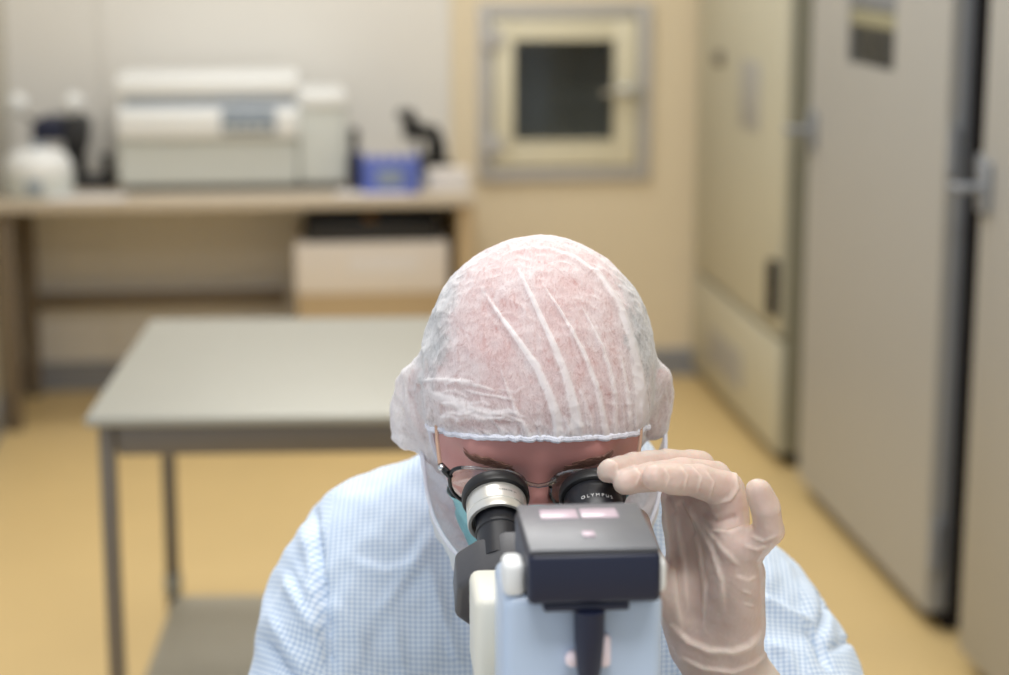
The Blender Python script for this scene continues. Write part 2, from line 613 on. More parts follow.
def poly_dist(u, v, pts):
    """distance of (u,v) to a polyline, and the parameter 0..1 along it"""
    best = np.full(u.shape, 1e9); par = np.zeros(u.shape); side = np.zeros(u.shape)
    n = len(pts) - 1
    for i in range(n):
        ax_, ay = pts[i]; bx, by = pts[i + 1]
        dx, dy = bx - ax_, by - ay
        t = np.clip(((u - ax_) * dx + (v - ay) * dy) / (dx * dx + dy * dy), 0, 1)
        ex, ey = u - ax_ - t * dx, v - ay - t * dy
        d = np.hypot(ex, ey)
        m = d < best
        best[m] = d[m]; par[m] = (i + t[m]) / n
        side[m] = np.sign(ex * dy - ey * dx)[m]
    return best, par, side

# ------------------------------------------------------------------ the room
Y_BACK, X_CAB, X_RIGHT, X_LEFT, Z_CEIL, Y_FRONT = 6.45, 1.34, 1.95, -0.90, 2.75, -1.6

structure(rbox('floor', (X_LEFT - .1, Y_FRONT, -.1), (X_RIGHT + .1, Y_BACK + .1, 0), M['floor'], bevel=0))
structure(rbox('ceiling', (X_LEFT - .1, Y_FRONT, Z_CEIL), (X_RIGHT + .1, Y_BACK + .1, Z_CEIL + .1), M['ceiling'], bevel=0))
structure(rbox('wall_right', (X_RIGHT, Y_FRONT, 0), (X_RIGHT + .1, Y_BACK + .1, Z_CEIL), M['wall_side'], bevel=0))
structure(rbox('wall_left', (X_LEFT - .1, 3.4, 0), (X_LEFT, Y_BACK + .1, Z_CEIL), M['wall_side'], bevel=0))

# back wall, with the opening of the pass-through hatch left in it
hx0, hz1 = Wy(491, 17, Y_BACK)[0], Wy(491, 17, Y_BACK)[2]
hx1, hz0 = Wy(636, 166, Y_BACK)[0], Wy(636, 166, Y_BACK)[2]
xsm = Wy(447, 60, Y_BACK)[0]
structure(MB().box((X_LEFT, Y_BACK, 0), (xsm, Y_BACK + .1, Z_CEIL)).build('wall_back', M['wall'], smooth=False))
wb = MB()
wb.box((xsm, Y_BACK, 0), (hx0, Y_BACK + .1, Z_CEIL)).box((hx1, Y_BACK, 0), (X_RIGHT, Y_BACK + .1, Z_CEIL))
wb.box((hx0, Y_BACK, 0), (hx1, Y_BACK + .1, hz0)).box((hx0, Y_BACK, hz1), (hx1, Y_BACK + .1, Z_CEIL))
structure(wb.build('wall_back', M['wall_tan'], smooth=False))
structure(MB().prism([(0, 0), (-.012, 0), (-.012, .085), (-.004, .095), (0, .095)], X_LEFT, X_RIGHT, mx=Matrix(((0, 0, 1, 0), (1, 0, 0, Y_BACK), (0, 1, 0, 0), (0, 0, 0, 1)))).build('baseboard_back', M['base'], smooth=False))
structure(MB().box((X_LEFT, 3.4, 0), (X_LEFT + .012, Y_BACK - .012, .095)).build('baseboard_left', M['base'], smooth=False))
for n, px in ((1, 104), (2, 447)):
    x = Wy(px, 60, Y_BACK)[0]
    structure(MB().box((x - .012, Y_BACK - .006, .095), (x + .012, Y_BACK, Z_CEIL), .002).build('trim_%d' % n, M['wall']))

# ---- pass-through hatch
hc = ((hx0 + hx1) / 2, (hz0 + hz1) / 2)
root = empty('pass_through_hatch', (hc[0], Y_BACK, hz0), label='square pass-through hatch with small dark window set in the back wall', cat='hatch')
w2, H = (hx1 - hx0) / 2, hz1 - hz0
fr = MB()
t = .044
for lo, hi in (((-w2 - t, -.022, -t), (-w2, .0, H + t)), ((w2, -.022, -t), (w2 + t, .0, H + t)), ((-w2, -.022, -t), (w2, .0, 0)), ((-w2, -.022, H), (w2, .0, H + t))):
    fr.box(lo, hi, .003)
fr.build('frame', M['hatch_frame'], root)
wx0, wz1 = Wy(513, 40, Y_BACK)[0] - hc[0], Wy(513, 40, Y_BACK)[2] - hz0
wx1, wz0 = Wy(612, 139, Y_BACK)[0] - hc[0], Wy(612, 139, Y_BACK)[2] - hz0
d = MB()
g = .006
for lo, hi in (((-w2 + g, -.03, g), (wx0, -.002, H - g)), ((wx1, -.03, g), (w2 - g, -.002, H - g)), ((wx0, -.03, g), (wx1, -.002, wz0)), ((wx0, -.03, wz1), (wx1, -.002, H - g))):
    d.box(lo, hi, .002)
door = d.build('door', M['cream_metal'], root)
MB().box((wx0 - .004, -.018, wz0 - .004), (wx1 + .004, -.012, wz1 + .004)).build('window_pane', M['lens'], door)
gs = MB()
for lo, hi in (((wx0 - .012, -.036, wz0 - .012), (wx0, -.03, wz1 + .012)), ((wx1, -.036, wz0 - .012), (wx1 + .012, -.03, wz1 + .012)), ((wx0, -.036, wz0 - .012), (wx1, -.03, wz0)), ((wx0, -.036, wz1), (wx1, -.03, wz1 + .012))):
    gs.box(lo, hi, .002)
gs.build('window_gasket', M['cream_metal'], door)
hz = Wy(620, 92, Y_BACK)[2] - hz0
hd = MB().box((wx1 + .02, -.04, hz - .02), (w2 + .012, -.03, hz + .02), .003)
hd.tube([(w2 - .02, -.03, hz), (w2 - .02, -.06, hz), (w2 - .05, -.066, hz + .004), (wx1 - .045, -.066, hz + .006)], .011)
hd.build('handle', M['chrome'], door)
for z in (.16 * H, .86 * H):
    MB().box((-w2 - .03, -.04, z - .03), (-w2 + .035, -.026, z + .03), .003).lathe([(0, -.035), (.008, -.035), (.008, .035), (0, .035)], Matrix.Translation((-w2 - .002, -.036, z)), 16).build('hinge', M['hatch_frame'], root)
ch = MB()
ch.box((-w2, .0, 0), (-w2 + .01, .5, H)).box((w2 - .01, .0, 0), (w2, .5, H)).box((-w2, 0, 0), (w2, .5, .01)).box((-w2, 0, H - .01), (w2, .5, H)).box((-w2, .49, 0), (w2, .5, H))
ch.build('chamber', M['chamber'], root, smooth=False)

# ---- lab bench along the back wall
YB = 5.86
zt = Wy(240, 199, YB)[2]
bx1 = Wy(476, 200, YB)[0]
bx0 = X_LEFT + .005
root = empty('lab_bench', ((bx0 + bx1) / 2, (YB + Y_BACK) / 2, 0), label='long taupe laboratory bench standing along the back wall', cat='bench')
L = (bx1 - bx0) / 2
D2 = (Y_BACK - .015 - YB) / 2


def on_bench(px, py=None, y=6.1):
    return Wy(px, py or 190, y)


rbox('worktop', (-L, -D2, zt - .034), (L, D2, zt), M['bench_top'], root, .003)
rbox('side_panel', (L - .05, -D2 + .02, 0), (L - .005, D2, zt - .036), M['bench_side'], root, .003)
for x in (-L + .04,):
    for y in (-D2 + .06, D2 - .06):
        MB().box((x - .022, y - .022, .012), (x + .022, y + .022, zt - .036), .004).lathe([(0, 0), (.026, 0), (.026, .008), (.01, .014)], Matrix.Translation((x, y, 0)), 20).build('leg', M['bench_frame'], root)
z_st = Wy(180, 303, 6.3)[2]
rbox('stretcher', (-L + .05, D2 - .075, z_st - .022), (L * .2, D2 - .045, z_st + .022), M['bench_frame'], root)

# ---- under the bench: drawer pedestal, carton, black tray
cx0, cx1 = Wy(296, 260, 5.95)[0], Wy(447, 260, 5.95)[0]
root = empty('storage_box', ((cx0 + cx1) / 2, 6.15, 0), label='tall pale storage box standing on the floor under the right end of the bench', cat='box')
hw = (cx1 - cx0) / 2
ztop = Wy(380, 242, 5.95)[2]
zmid = Wy(380, 293, 5.95)[2]
rbox('body', (-hw, -.2, .0), (hw, .2, zmid), M['bench_side'], root, .004)
lid = MB().box((-hw - .004, -.206, zmid), (hw + .004, .206, ztop), .008).build('lid', M['carton'], root)
rbox('label_patch', (-hw * .3, -.2085, zmid + .05), (hw * .62, -.2055, ztop - .045), M['paper'], lid, 0.0005)
root = empty('tray', ((cx0 + cx1) / 2 + .0, 6.1, ztop), label='black open tray lying on the pale storage box beneath the worktop', cat='tray')
tb = MB().box((-hw * .88, -.14, 0), (hw * .9, .14, .008), .002)
for lo, hi in (((-hw * .88, -.14, 0), (-hw * .84, .14, .06)), ((hw * .86, -.14, 0), (hw * .9, .14, .06)), ((-hw * .88, -.14, 0), (hw * .9, -.13, .06)), ((-hw * .88, .13, 0), (hw * .9, .14, .06))):
    tb.box(lo, hi, .002)
tb.build('body', M['dark'], root)
for x, m in ((-.05, 'amber'), (.05, 'dark'), (.11, 'dark')):
    pass
o = MB().lathe([(0, 0), (.022, 0), (.022, .05), (.012, .06), (.012, .072), (0, .072)], None, 20).build('bottle', M['amber'])
o.location = ((cx0 + cx1) / 2 + .0, 6.04, ztop + .0085)
tag(o, 'small amber bottle standing in the black tray under the bench', 'bottle')

# ---- white analyser on the bench
ya = 6.02
ax0, ax1 = Wy(116, 185, ya)[0], Wy(348, 185, ya)[0]
root = empty('laboratory_analyser', ((ax0 + ax1) / 2, ya, zt), label='large white laboratory analyser with raised lid standing on the bench', cat='analyser')
ha = (ax1 - ax0) / 2
def az(py): return Wy(230, py, ya)[2] - zt
def axx(px): return Wy(px, 130, ya)[0] - (ax0 + ax1) / 2
xs = axx(297)
rbox('lower_body', (-ha + .01, -.0, .022), (xs, .36, az(138)), M['white_case'], root, .01, seg=3)
lidm = MB().prism([(-.03, az(137)), (-.03, az(112)), (.02, az(106)), (.02, az(97)), (0.0, az(95)), (.0, az(80)), (.05, az(76)), (.34, az(76)), (.34, az(137))], axx(118), axx(299), .006,
                  Matrix(((0, 0, 1, 0), (1, 0, 0, 0), (0, 1, 0, 0), (0, 0, 0, 1))))
lidm.build('lid', M['white_lid'], root)
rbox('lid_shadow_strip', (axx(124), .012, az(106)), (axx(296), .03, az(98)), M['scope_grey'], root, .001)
dp = rbox('control_panel', (axx(222), -.036, az(133)), (axx(276), -.029, az(108)), M['display'], root, .002)
for i in range(4):
    rbox('button', (axx(226) + i * .035, -.039, az(129)), (axx(226) + i * .035 + .022, -.0355, az(124)), M['white_case'], dp, .001)
rbox('lower_ledge', (axx(120), -.012, az(140)), (axx(296), .02, az(135)), M['white_case'], root, .003)
rbox('side_module', (xs + .003, .01, .022), (ha, .35, az(104)), M['white_case'], root, .012, seg=3)
rbox('side_cover', (xs + .006, .0, az(108)), (ha - .003, .345, az(95)), M['white_lid'], root, .008)
rbox('plinth', (-ha + .03, .02, .0), (ha - .02, .34, .0225), M['dark'], root, .003)

# ---- left end of the bench
yl = 6.0
cl = Wy(39, 188, yl)
root = empty('centrifuge', (cl[0], yl, zt), label='small white dome-topped centrifuge at the left end of the bench', cat='centrifuge')
r = (Wy(75, 188, yl)[0] - Wy(4, 188, yl)[0]) / 2
hh = Wy(39, 148, yl)[2] - zt
MB().lathe([(0, .0), (r * .94, .0), (r, .012), (r, hh * .42), (r * .97, hh * .46), (0, hh * .46)], None, 56).build('body', M['white_case'], root)
dm = MB().lathe([(r * .97, hh * .47), (r * .99, hh * .54), (r * .94, hh * .72), (r * .78, hh * .89), (r * .5, hh * .975), (r * .25, hh), (0, hh)], None, 56).build('dome_lid', M['white_lid'], root)
MB().lathe([(0, .0), (.018, 0), (.018, .012), (.012, .02), (0, .02)], Matrix.Translation((0, 0, hh - .002)), 24).build('lid_knob', M['scope_grey'], dm)
MB().box((-.024, -r - .004, hh * .12), (.024, -r + .012, hh * .4), .003).build('control_panel', M['display'], root)

ym = 6.22
root = empty('bench_instrument', (Wy(58, 180, ym)[0], ym, zt), label='black and navy bench instrument with two white round lamp heads behind the centrifuge', cat='instrument')
x0 = Wy(58, 180, ym)[0]
def mz(py): return Wy(58, py, ym)[2] - zt
def mxx(px): return Wy(px, 120, ym)[0] - x0
MB().box((mxx(28), -.09, 0), (mxx(112), .11, .03), .006).build('base', M['dark'], root)
MB().box((mxx(62), .02, .031), (mxx(82), .09, mz(118)), .008).build('column', M['dark'], root)
MB().prism([(mxx(33), mz(140)), (mxx(33), mz(122)), (mxx(42), mz(116)), (mxx(64), mz(116)), (mxx(64), mz(140))], -.05, .08, .006, Matrix(((1, 0, 0, 0), (0, 0, 1, 0), (0, 1, 0, 0), (0, 0, 0, 1)))).build('head', M['navy'], root)
MB().prism([(mxx(64), mz(150)), (mxx(64), mz(122)), (mxx(76), mz(112)), (mxx(90), mz(122)), (mxx(86), mz(150))], -.04, .08, .006, Matrix(((1, 0, 0, 0), (0, 0, 1, 0), (0, 1, 0, 0), (0, 0, 0, 1)))).build('housing', M['dark'], root)
MB().lathe([(0, 0), (.016, 0), (.016, .05), (.02, .052), (.02, .07), (0, .07)], Matrix.Translation((mxx(106), -.02, .031)), 20).build('focus_knob', M['dark'], root)
for px, bx in ((19, 40), (75, 72)):
    s = MB().tube([(mxx(bx), .0, mz(126)), (mxx(bx) * .6 + mxx(px) * .4, -.01, mz(118)), (mxx(px), -.02, mz(112))], .006, 10).build('lamp_arm', M['steel_dark'], root)
    MB().ball((mxx(px), -.025, mz(103)), .033, 3, (1, .8, 1)).lathe([(0, -.03), (.014, -.03), (.016, -.01), (0, -.01)], Matrix.Translation((mxx(px), -.022, mz(106))), 20).build('lamp_head', M['white_lid'], s, 'white round lamp head')

# ---- right end of the bench
yr = 6.0
def prop(name, px, label, cat, y=yr, group=None):
    p = Wy(px, 185, y)
    return empty(name, (p[0], y, zt), label=label, cat=cat, group=group), (lambda q: Wy(px, q, y)[2] - zt), (lambda q: Wy(q, 150, y)[0] - p[0])


root, z_, x_ = prop('dropper_bottle', 355, 'tall dark dropper bottle beside the right side of the white analyser', 'bottle')
h = z_(128)
MB().lathe([(0, 0), (.019, 0), (.021, .004), (.021, h * .5), (.017, h * .6), (.010, h * .66), (.010, h * .72), (0, h * .72)], None, 24).build('body', M['navy'], root)
MB().lathe([(0, h * .7), (.013, h * .7), (.013, h * .84), (.016, h * .86), (.016, h * .94), (.007, h), (0, h)], None, 24).build('cap', M['dark'], root)

root, z_, x_ = prop('tube_rack', 389, 'bright blue rack of tubes on the bench right of the analyser', 'rack', 5.97)
h = z_(153)
a0, a1 = x_(361), x_(418)
bm_ = MB()
bm_.box((a0, -.05, 0), (a1, .05, .012), .003).box((a0, -.05, h * .62), (a1, .05, h * .7), .002)
bm_.box((a0, -.05, 0), (a0 + .008, .05, h), .003).box((a1 - .008, -.05, 0), (a1, .05, h), .003).box((a0, -.052, 0), (a1, -.046, h * .9), .002).box((a0, .046, 0), (a1, .052, h * .9), .002)
rk = bm_.build('frame', M['blue'], root)
rbox('label_patch', (a0 * .45, -.0535, h * .2), (a1 * .45, -.0515, h * .62), M['display'], rk, .0004)
for i in range(5):
    for j in range(2):
        x = a0 + (i + .5) / 5 * (a1 - a0); y = -.022 + j * .044
        tb = MB().lathe([(0, .013), (.006, .016), (.009, .024), (.009, h * 1.02), (.0075, h * 1.02), (.0075, .026), (0, .02)], Matrix.Translation((x, y, 0)), 14).build('tube', M['paper'], root)

root, z_, x_ = prop('small_microscope', 421, 'small dark microscope standing at the right end of the back bench', 'microscope', 6.2)
root.rotation_euler = (0, 0, -.95)
root.scale = (1.12, 1.12, 1.0)
h = z_(113)
MB().prism([(-.05, -.06), (.05, -.06), (.045, .07), (-.045, .07)], 0, .025, .006).build('foot', M['scope_grey'], root)
MB().prism([(.07, .025), (.07, h * .5), (.045, h * .8), (.0, h * .86), (.0, h * .72), (.03, h * .6), (.035, .025)], -.022, .022, .006, Matrix(((0, 0, 1, 0.01), (1, 0, 0, 0), (0, 1, 0, 0), (0, 0, 0, 1)))).build('arm', M['dark'], root)
MB().box((-.045, -.05, h * .34), (.055, .05, h * .38), .003).build('stage', M['dark'], root)
MB().lathe([(0, 0), (.008, 0), (.012, .02), (.014, .045), (0, .045)], Matrix.Translation((0.0, -.01, h * .42)), 18).build('objective', M['chrome'], root)
hdm = MB().box((-.03, -.05, h * .64), (.03, .03, h * .82), .012, 3).build('head', M['dark'], root)
for s in (-1, 1):
    MB().lathe([(0, 0), (.013, 0), (.013, .05), (.017, .052), (.017, .066), (0, .066)], axis_mx((s * .016, -.02, h * .78), (0, -.55, .83)), 20).build('eyepiece', M['black'], hdm)
MB().lathe([(0, -.055), (.022, -.055), (.022, .055), (0, .055)], Matrix.Translation((.01, .045, h * .22)) @ Matrix.Rotation(PI / 2, 4, 'Y'), 24).build('focus_knob', M['dark'], root)

root, z_, x_ = prop('paper_box', 448, 'small pale box at the right end of the bench in front of the wall', 'box', 6.05)
MB().box((x_(428), -.05, 0), (x_(468), .06, z_(170)), .003).build('body', M['paper'], root)
MB().box((x_(427.5), -.052, z_(174)), (x_(468.5), .062, z_(169)), .003).build('lid', M['carton'], root)
o = MB().box((-.11, -.06, 0), (.11, .06, .004), .0006).build('paper_sheets', M['paper'])
p = Wy(372, 192, 5.93); o.location = (p[0], 5.93, zt + .0003); o.rotation_euler = (0, 0, .06)
tag(o, 'thin stack of white paper on the front edge of the bench', 'paper')
o = MB().box((-.13, -.05, 0), (.1, .05, .004), .0006).build('paper_sheets', M['paper'])
p = Wy(92, 192, 5.92); o.location = (p[0], 5.92, zt + .0003); o.rotation_euler = (0, 0, -.05)
tag(o, 'white paper lying on the bench in front of the centrifuge', 'paper')

# ---- stainless steel work table
TZ = 0.757
A = Wz(84, 417, TZ); B = Wz(150, 319, TZ)
hw, hd = .40, math.hypot(A[0] - B[0], A[1] - B[1]) / 2
ang = -math.atan2(B[0] - A[0], B[1] - A[1])
cxm = (A[0] + B[0]) / 2 + hw * math.cos(ang)
cym = (A[1] + B[1]) / 2 + hw * math.sin(ang)
root = empty('steel_table', (cxm, cym, 0), ang, label='stainless steel work table with lower shelf standing on the yellow floor', cat='table')
rbox('table_top', (-hw, -hd, TZ - .018), (hw, hd, TZ), M['steel'], root, .006, seg=3)
lx, ly = hw - .03, hd - .03
for sx in (-1, 1):
    for sy in (-1, 1):
        x, y = sx * lx, sy * ly
        lg = MB().box((x - .0125, y - .0125, .02), (x + .0125, y + .0125, TZ - .019), .003).build('leg', M['steel_dark'], root)
        MB().lathe([(0, 0), (.02, 0), (.02, .006), (.009, .01), (.009, .022), (0, .022)], Matrix.Translation((x, y, 0)), 20).build('foot', M['dark'], lg)
        MB().box((x - .016, y - .016, .205), (x + .016, y + .016, .25), .004).build('shelf_clamp', M['steel'], lg)
for sy in (-1, 1):
    rbox('apron', (-lx + .017, sy * ly - .0115, TZ - .068), (lx - .017, sy * ly + .0115, TZ - .019), M['steel_dark'], root)
for sx in (-1, 1):
    rbox('apron', (sx * lx - .013, -ly + .017, TZ - .068), (sx * lx + .013, ly - .017, TZ - .019), M['steel_dark'], root)
rbox('shelf', (-lx + .0, -ly - .0, .185), (lx, ly + .0, .204), M['shelf'], root, .004)

# ---- cabinets along the right wall
def xc(px, py): return Wx(px, py, X_CAB)


def bar_handle(mb, y, z, r=.014, ln=.11):
    mb.box((-.012, y - .03, z - .05), (0, y + .03, z + .05), .004)
    mb.tube([(0, y, z), (-.05, y, z), (-.062, y + .01, z), (-.064, y + ln, z)], r, 14)


# tall locker in the middle
y0, y1 = xc(924, 640)[1], xc(797, 498)[1]
CD = X_RIGHT - .02 - X_CAB
root = empty('tall_cabinet', (X_CAB, y0, 0), label='tall grey cabinet with a small sight window standing between its two neighbours', cat='cabinet')
W_ = y1 - y0
bz = .05
rbox('body', (.0485, .004, bz), (CD, W_, 2.05), M['cab_dark'], root, .004)  # grey cabinet's side coloured dark, as shade of the gap
rbox('front_frame', (.024, .0, bz), (.048, W_, 2.05), M['cab_edge'], root, .003)
rbox('plinth', (.05, .02, 0), (CD - .02, W_ - .02, bz), M['cab_dark'], root)
wy0, wy1 = xc(895, 30)[1] - y0, xc(848, 30)[1] - y0
wzb = xc(868, 66)[2]
dmb = MB()
dmb.box((0, .004, bz), (.0225, wy0, 2.045)).box((0, wy1, bz), (.0225, W_ - .004, 2.045))
dmb.box((0, wy0, bz), (.0225, wy1, wzb), .0).box((0, wy0, wzb + .5), (.0225, wy1, 2.045), 0)
door = dmb.build('door', M['cab'], root, smooth=False)
sw = rbox('sight_window', (.008, wy0 - .003, wzb - .002), (.014, wy1 + .003, wzb + .503), M['dark_glass'], door, .0005)
rbox('label_band', (.004, wy0 + .004, wzb + .09), (.0075, wy1 - .004, wzb + .125), M['green_band'], sw, .0005)
rbox('upper_label', (.004, wy0 + .004, wzb + .132), (.0075, wy1 - .004, wzb + .49), M['cab_edge'], sw, .0005)
hp = xc(813, 130)
hb = MB(); bar_handle(hb, hp[1] - y0 - .01, hp[2], .010, .03)
hb.build('handle', M['cab_edge'], door)
for z in (.2, 1.05, 1.9):
    MB().lathe([(0, -.05), (.011, -.05), (.011, .05), (0, .05)], Matrix.Translation((.012, -.008, z)), 16).build('hinge', M['cab_edge'], root)

# near cabinet at the right edge of the view
yn = xc(957, 660)[1]
root = empty('tall_cabinet', (X_CAB, yn - 1.0, 0), label='tall grey cabinet nearest the camera, cut by the right edge of the photo', cat='cabinet')
rbox('body', (.024, 0, .05), (CD, .985, 2.05), M['cab'], root, .004)
rbox('end_panel', (.024, .9855, .05), (CD, 1.0, 2.05), M['cab_dark'], root, .002)  # gap-side end painted dark in place of shade
rbox('plinth', (.05, .02, 0), (CD - .02, .98, .05), M['cab_dark'], root)
door = rbox('door', (0, .004, .05), (.0225, .998, 2.045), M['cab'], root, .002)
hp = Wx(972, 188, X_CAB - .03)
hb = MB(); bar_handle(hb, .965, hp[2], .010, .02)
hb.build('handle', M['cab_edge'], door)
rbox('latch', (-.002, .975, hp[2] + .01), (.05, 1.03, hp[2] + .06), M['cab_edge'], root, .004)

# filler post between the two
root = empty('service_duct', (X_CAB + .09, (yn + y0) / 2, 0), label='vertical service duct, coloured dark as shade, in the gap between two tall grey cabinets', cat='duct')
gw = (y0 - yn) / 2 - .03
rbox('cover', (0, -gw, .0), (.12, gw, 2.05), M['cab_dark'], root, .006)  # near-black colour paints the shade between the cabinets
for y in (-.03, .03):
    MB().tube([(-.012, y, .02), (-.012, y, 2.04)], .011, 12).build('pipe', M['cab_dark'], root)
for z in (.25, 1.0, 1.75):
    rbox('pipe_clamp', (-.028, -.06, z), (.0, .06, z + .035), M['cab_edge'], root, .003)

# far cabinet
f0, f1 = xc(776, 468)[1], Y_BACK - .03
f0 += .0
root = empty('environmental_cabinet', (X_CAB, f0, 0), label='greenish cream cabinet with vented lower panel farthest along the right wall', cat='cabinet')
FW = f1 - f0
rbox('body', (.02, 0, .045), (CD, FW, 2.05), M['cab_side'], root, .006)
rbox('plinth', (.05, .03, 0), (CD - .03, FW - .03, .045), M['cab_dark'], root)
zsp = xc(745, 312)[2]
rbox('upper_door', (0, .004, zsp + .01), (.0195, FW - .004, 2.045), M['cab_far'], root, .003)
lp = rbox('lower_panel', (0, .004, .045), (.0195, FW - .004, zsp - .01), M['cab_far'], root, .003)
vt = MB()
for i in range(12):
    z = .12 + i * (zsp - .26) / 12
    vt.box((-.004, FW * .38, z), (.001, FW * .78, z + .011), .001)
vt.build('vent', M['cab'], lp)
hp = xc(783, 292)
hb = MB().box((-.03, .02, hp[2] - .08), (.0, .06, hp[2] + .08), .008)
hb.build('handle', M['cab_dark'], root)
kp = xc(722, 58)
MB().lathe([(0, 0), (.024, 0), (.022, .02), (.014, .026), (0, .026)], axis_mx((0, kp[1] - f0, kp[2]), (-1, 0, 0)), 24).build('knob', M['steel_dark'], root)
gp = xc(750, 95)
rbox('label_plate', (-.003, gp[1] - f0 - .12, gp[2] - .1), (.001, gp[1] - f0 + .12, gp[2] + .1), M['cab'], root, .001)

# ------------------------------------------------------------------ the person
YREF = 1.6
def p2w(x, y):
    c, s = math.cos(PERSON_AZ), math.sin(PERSON_AZ)
    return (x * c + y * s, -x * s + y * c)


ORG = np.array([0, YREF, 0.0])
pr = empty('person', p2w(0, YREF) + (0,), -PERSON_AZ, label='person in checked pale blue gown and white cap bent over a microscope', cat='person')

# head frame: face towards -Y, bowed forward
HO = np.array([-.0040, 1.387, 1.168])
BOW = rad(27)
cb, sb = math.cos(BOW), math.sin(BOW)
def h2p(v):
    v = np.asarray(v, float)
    return np.stack([v[..., 0], v[..., 1] * cb - v[..., 2] * sb, v[..., 1] * sb + v[..., 2] * cb], -1) + HO
def to_head(X, Y, Z):
    y, z = Y - HO[1], Z - HO[2]
    return X - HO[0], y * cb + z * sb, -y * sb + z * cb


def A_(*v): return np.array(v, float)


def cranium(x, y, z):
    d = ell(x, y, z, A_(0, .010, .023), A_(.0785, .0935, .0855))
    return smin(d, ell(x, y, z, A_(0, -.032, .020), A_(.068, .061, .064)), .02)


def ears(x, y, z):
    d = None
    for s in (-1, 1):
        c, sn = math.cos(rad(28) * s), math.sin(rad(28) * s)
        ex, ey = x - s * .086, y - .006
        rx, ry = ex * c - ey * sn, ex * sn + ey * c
        e = ell(rx, ry, z, A_(0, 0, -.014), A_(.0085, .019, .033))
        e = -smin(-e, ell(rx, ry, z, A_(s * .0075, -.004, -.012), A_(.006, .012, .022)), .004)
        d = e if d is None else np.minimum(d, e)
    return d


def head_sdf(x, y, z, with_ears=True):
    d = cranium(x, y, z)
    d = smin(d, ell(x, y, z, A_(0, -.040, -.052), A_(.057, .054, .074)), .02)
    for s in (-1, 1):
        d = smin(d, cone(x, y, z, A_(s * .047, .0, -.055), A_(s * .012, -.072, -.105), .02, .018), .018)
        d = smin(d, cone(x, y, z, A_(s * .046, -.060, -.024), A_(s * .058, -.03, -.018), .019, .015), .016)
    d = smin(d, cone(x, y, z, A_(-.036, -.077, .019), A_(.036, -.077, .019), .0125, .0125), .014)
    d = smin(d, cone(x, y, z, A_(0, -.086, .010), A_(0, -.112, -.034), .0075, .0125), .012)
    for s in (-1, 1):
        d = smin(d, cone(x, y, z, A_(s * .008, -.100, -.038), A_(s * .013, -.096, -.038), .008, .008), .006)
        d = -smin(-d, ell(x, y, z, A_(s * .032, -.100, -.004), A_(.020, .015, .0125)), .010)
        d = smin(d, ell(x, y, z, A_(s * .032, -.0765, -.002), A_(.0165, .0135, .0135)), .004)
    d = smin(d, cone(x, y, z, A_(-.018, -.092, -.066), A_(.018, -.092, -.066), .0055, .0055), .006)
    d = smin(d, cone(x, y, z, A_(-.015, -.091, -.076), A_(.015, -.091, -.076), .006, .006), .006)
    if with_ears: d = smin(d, ears(x, y, z), .008)
    return d


# joints of the arms and of the hand at the eyepiece (person frame)
SH = {-1: A_(-.136, 1.552, .976), 1: A_(.160, 1.535, .926)}
EL = {-1: A_(-.220, 1.45, .775), 1: A_(.226, 1.385, .775)}
EG = {-1: EL[-1], 1: EL[1] + A_(.050, 0, 0)}
WR = {-1: A_(-.135, 1.235, .80), 1: P(722, 660, 1.302)}

HAND = dict(
    palm=[((698, 640, 1.318), (680, 500, 1.320), .0165, .0125), ((704, 644, 1.310), (700, 490, 1.312), .0170, .0120),
          ((714, 646, 1.304), (716, 492, 1.298), .018, .0128), ((726, 646, 1.296), (728, 503, 1.277), .018, .0128),
          ((733, 642, 1.290), (738, 548, 1.260), .0165, .0130), ((736, 622, 1.284), (738, 578, 1.268), .0165, .0145),
          ((692, 628, 1.310), (676, 588, 1.300), .0165, .0155)],
    fingers=[[(698, 467, 1.322), (668, 464, 1.304), (634, 466, 1.279), (609, 471, 1.2565)],
             [(714, 479, 1.301), (684, 473, 1.284), (650, 477, 1.265), (625, 482, 1.250)],
             [(726, 490, 1.276), (699, 481, 1.261), (672, 479, 1.247), (655, 477, 1.240)],
             [(743, 554, 1.260), (769, 531, 1.250), (766, 508, 1.246), (758, 491, 1.244)]],
    radii=[(.0120, .0104, .0094, .0080), (.0124, .0108, .0098, .0084), (.0126, .0112, .0102, .0088), (.0116, .0102, .0100, .0086)],
    thumb=[(686, 620, 1.302), (660, 586, 1.292), (643, 553, 1.288), (636, 522, 1.285)],
    thumb_r=(.0150, .0125, .0112, .0095))


def hand_field(lo, hi, h, xf, shrink=0.0):
    """palm, four fingers and a thumb; fingers blend into the palm but not into each other"""
    f = Field(lo, hi, h)
    for a, b, ra, rb in HAND['palm']:
        f.cone(xf(P(*a)), xf(P(*b)), ra - shrink, rb - shrink, .014)
    palm = f.D.copy()
    res = palm.copy()
    chains = list(zip(HAND['fingers'], HAND['radii'])) + [(HAND['thumb'], HAND['thumb_r'])]
    for ch, rs in chains:
        f.D = np.full(f.n, 1.0, np.float32)
        for i in range(3):
            f.cone(xf(P(*ch[i])), xf(P(*ch[i + 1])), rs[i] - shrink, rs[i + 1] - shrink, .0012)
        res = smin(res, smin(palm, f.D, .007), .0012)
    f.D = res
    return f


def hx_left(p): return p
def hx_right(p):
    q = (p - WR[1]) * A_(-1, 1, 1)
    c, s = math.cos(rad(-72)), math.sin(rad(-72))       # the other hand lies forward on the focus knob
    q = np.array([q[0], q[1] * c - q[2] * -s, -q[1] * s * -1 * -1 + q[2] * c])
    return q + WR[-1]


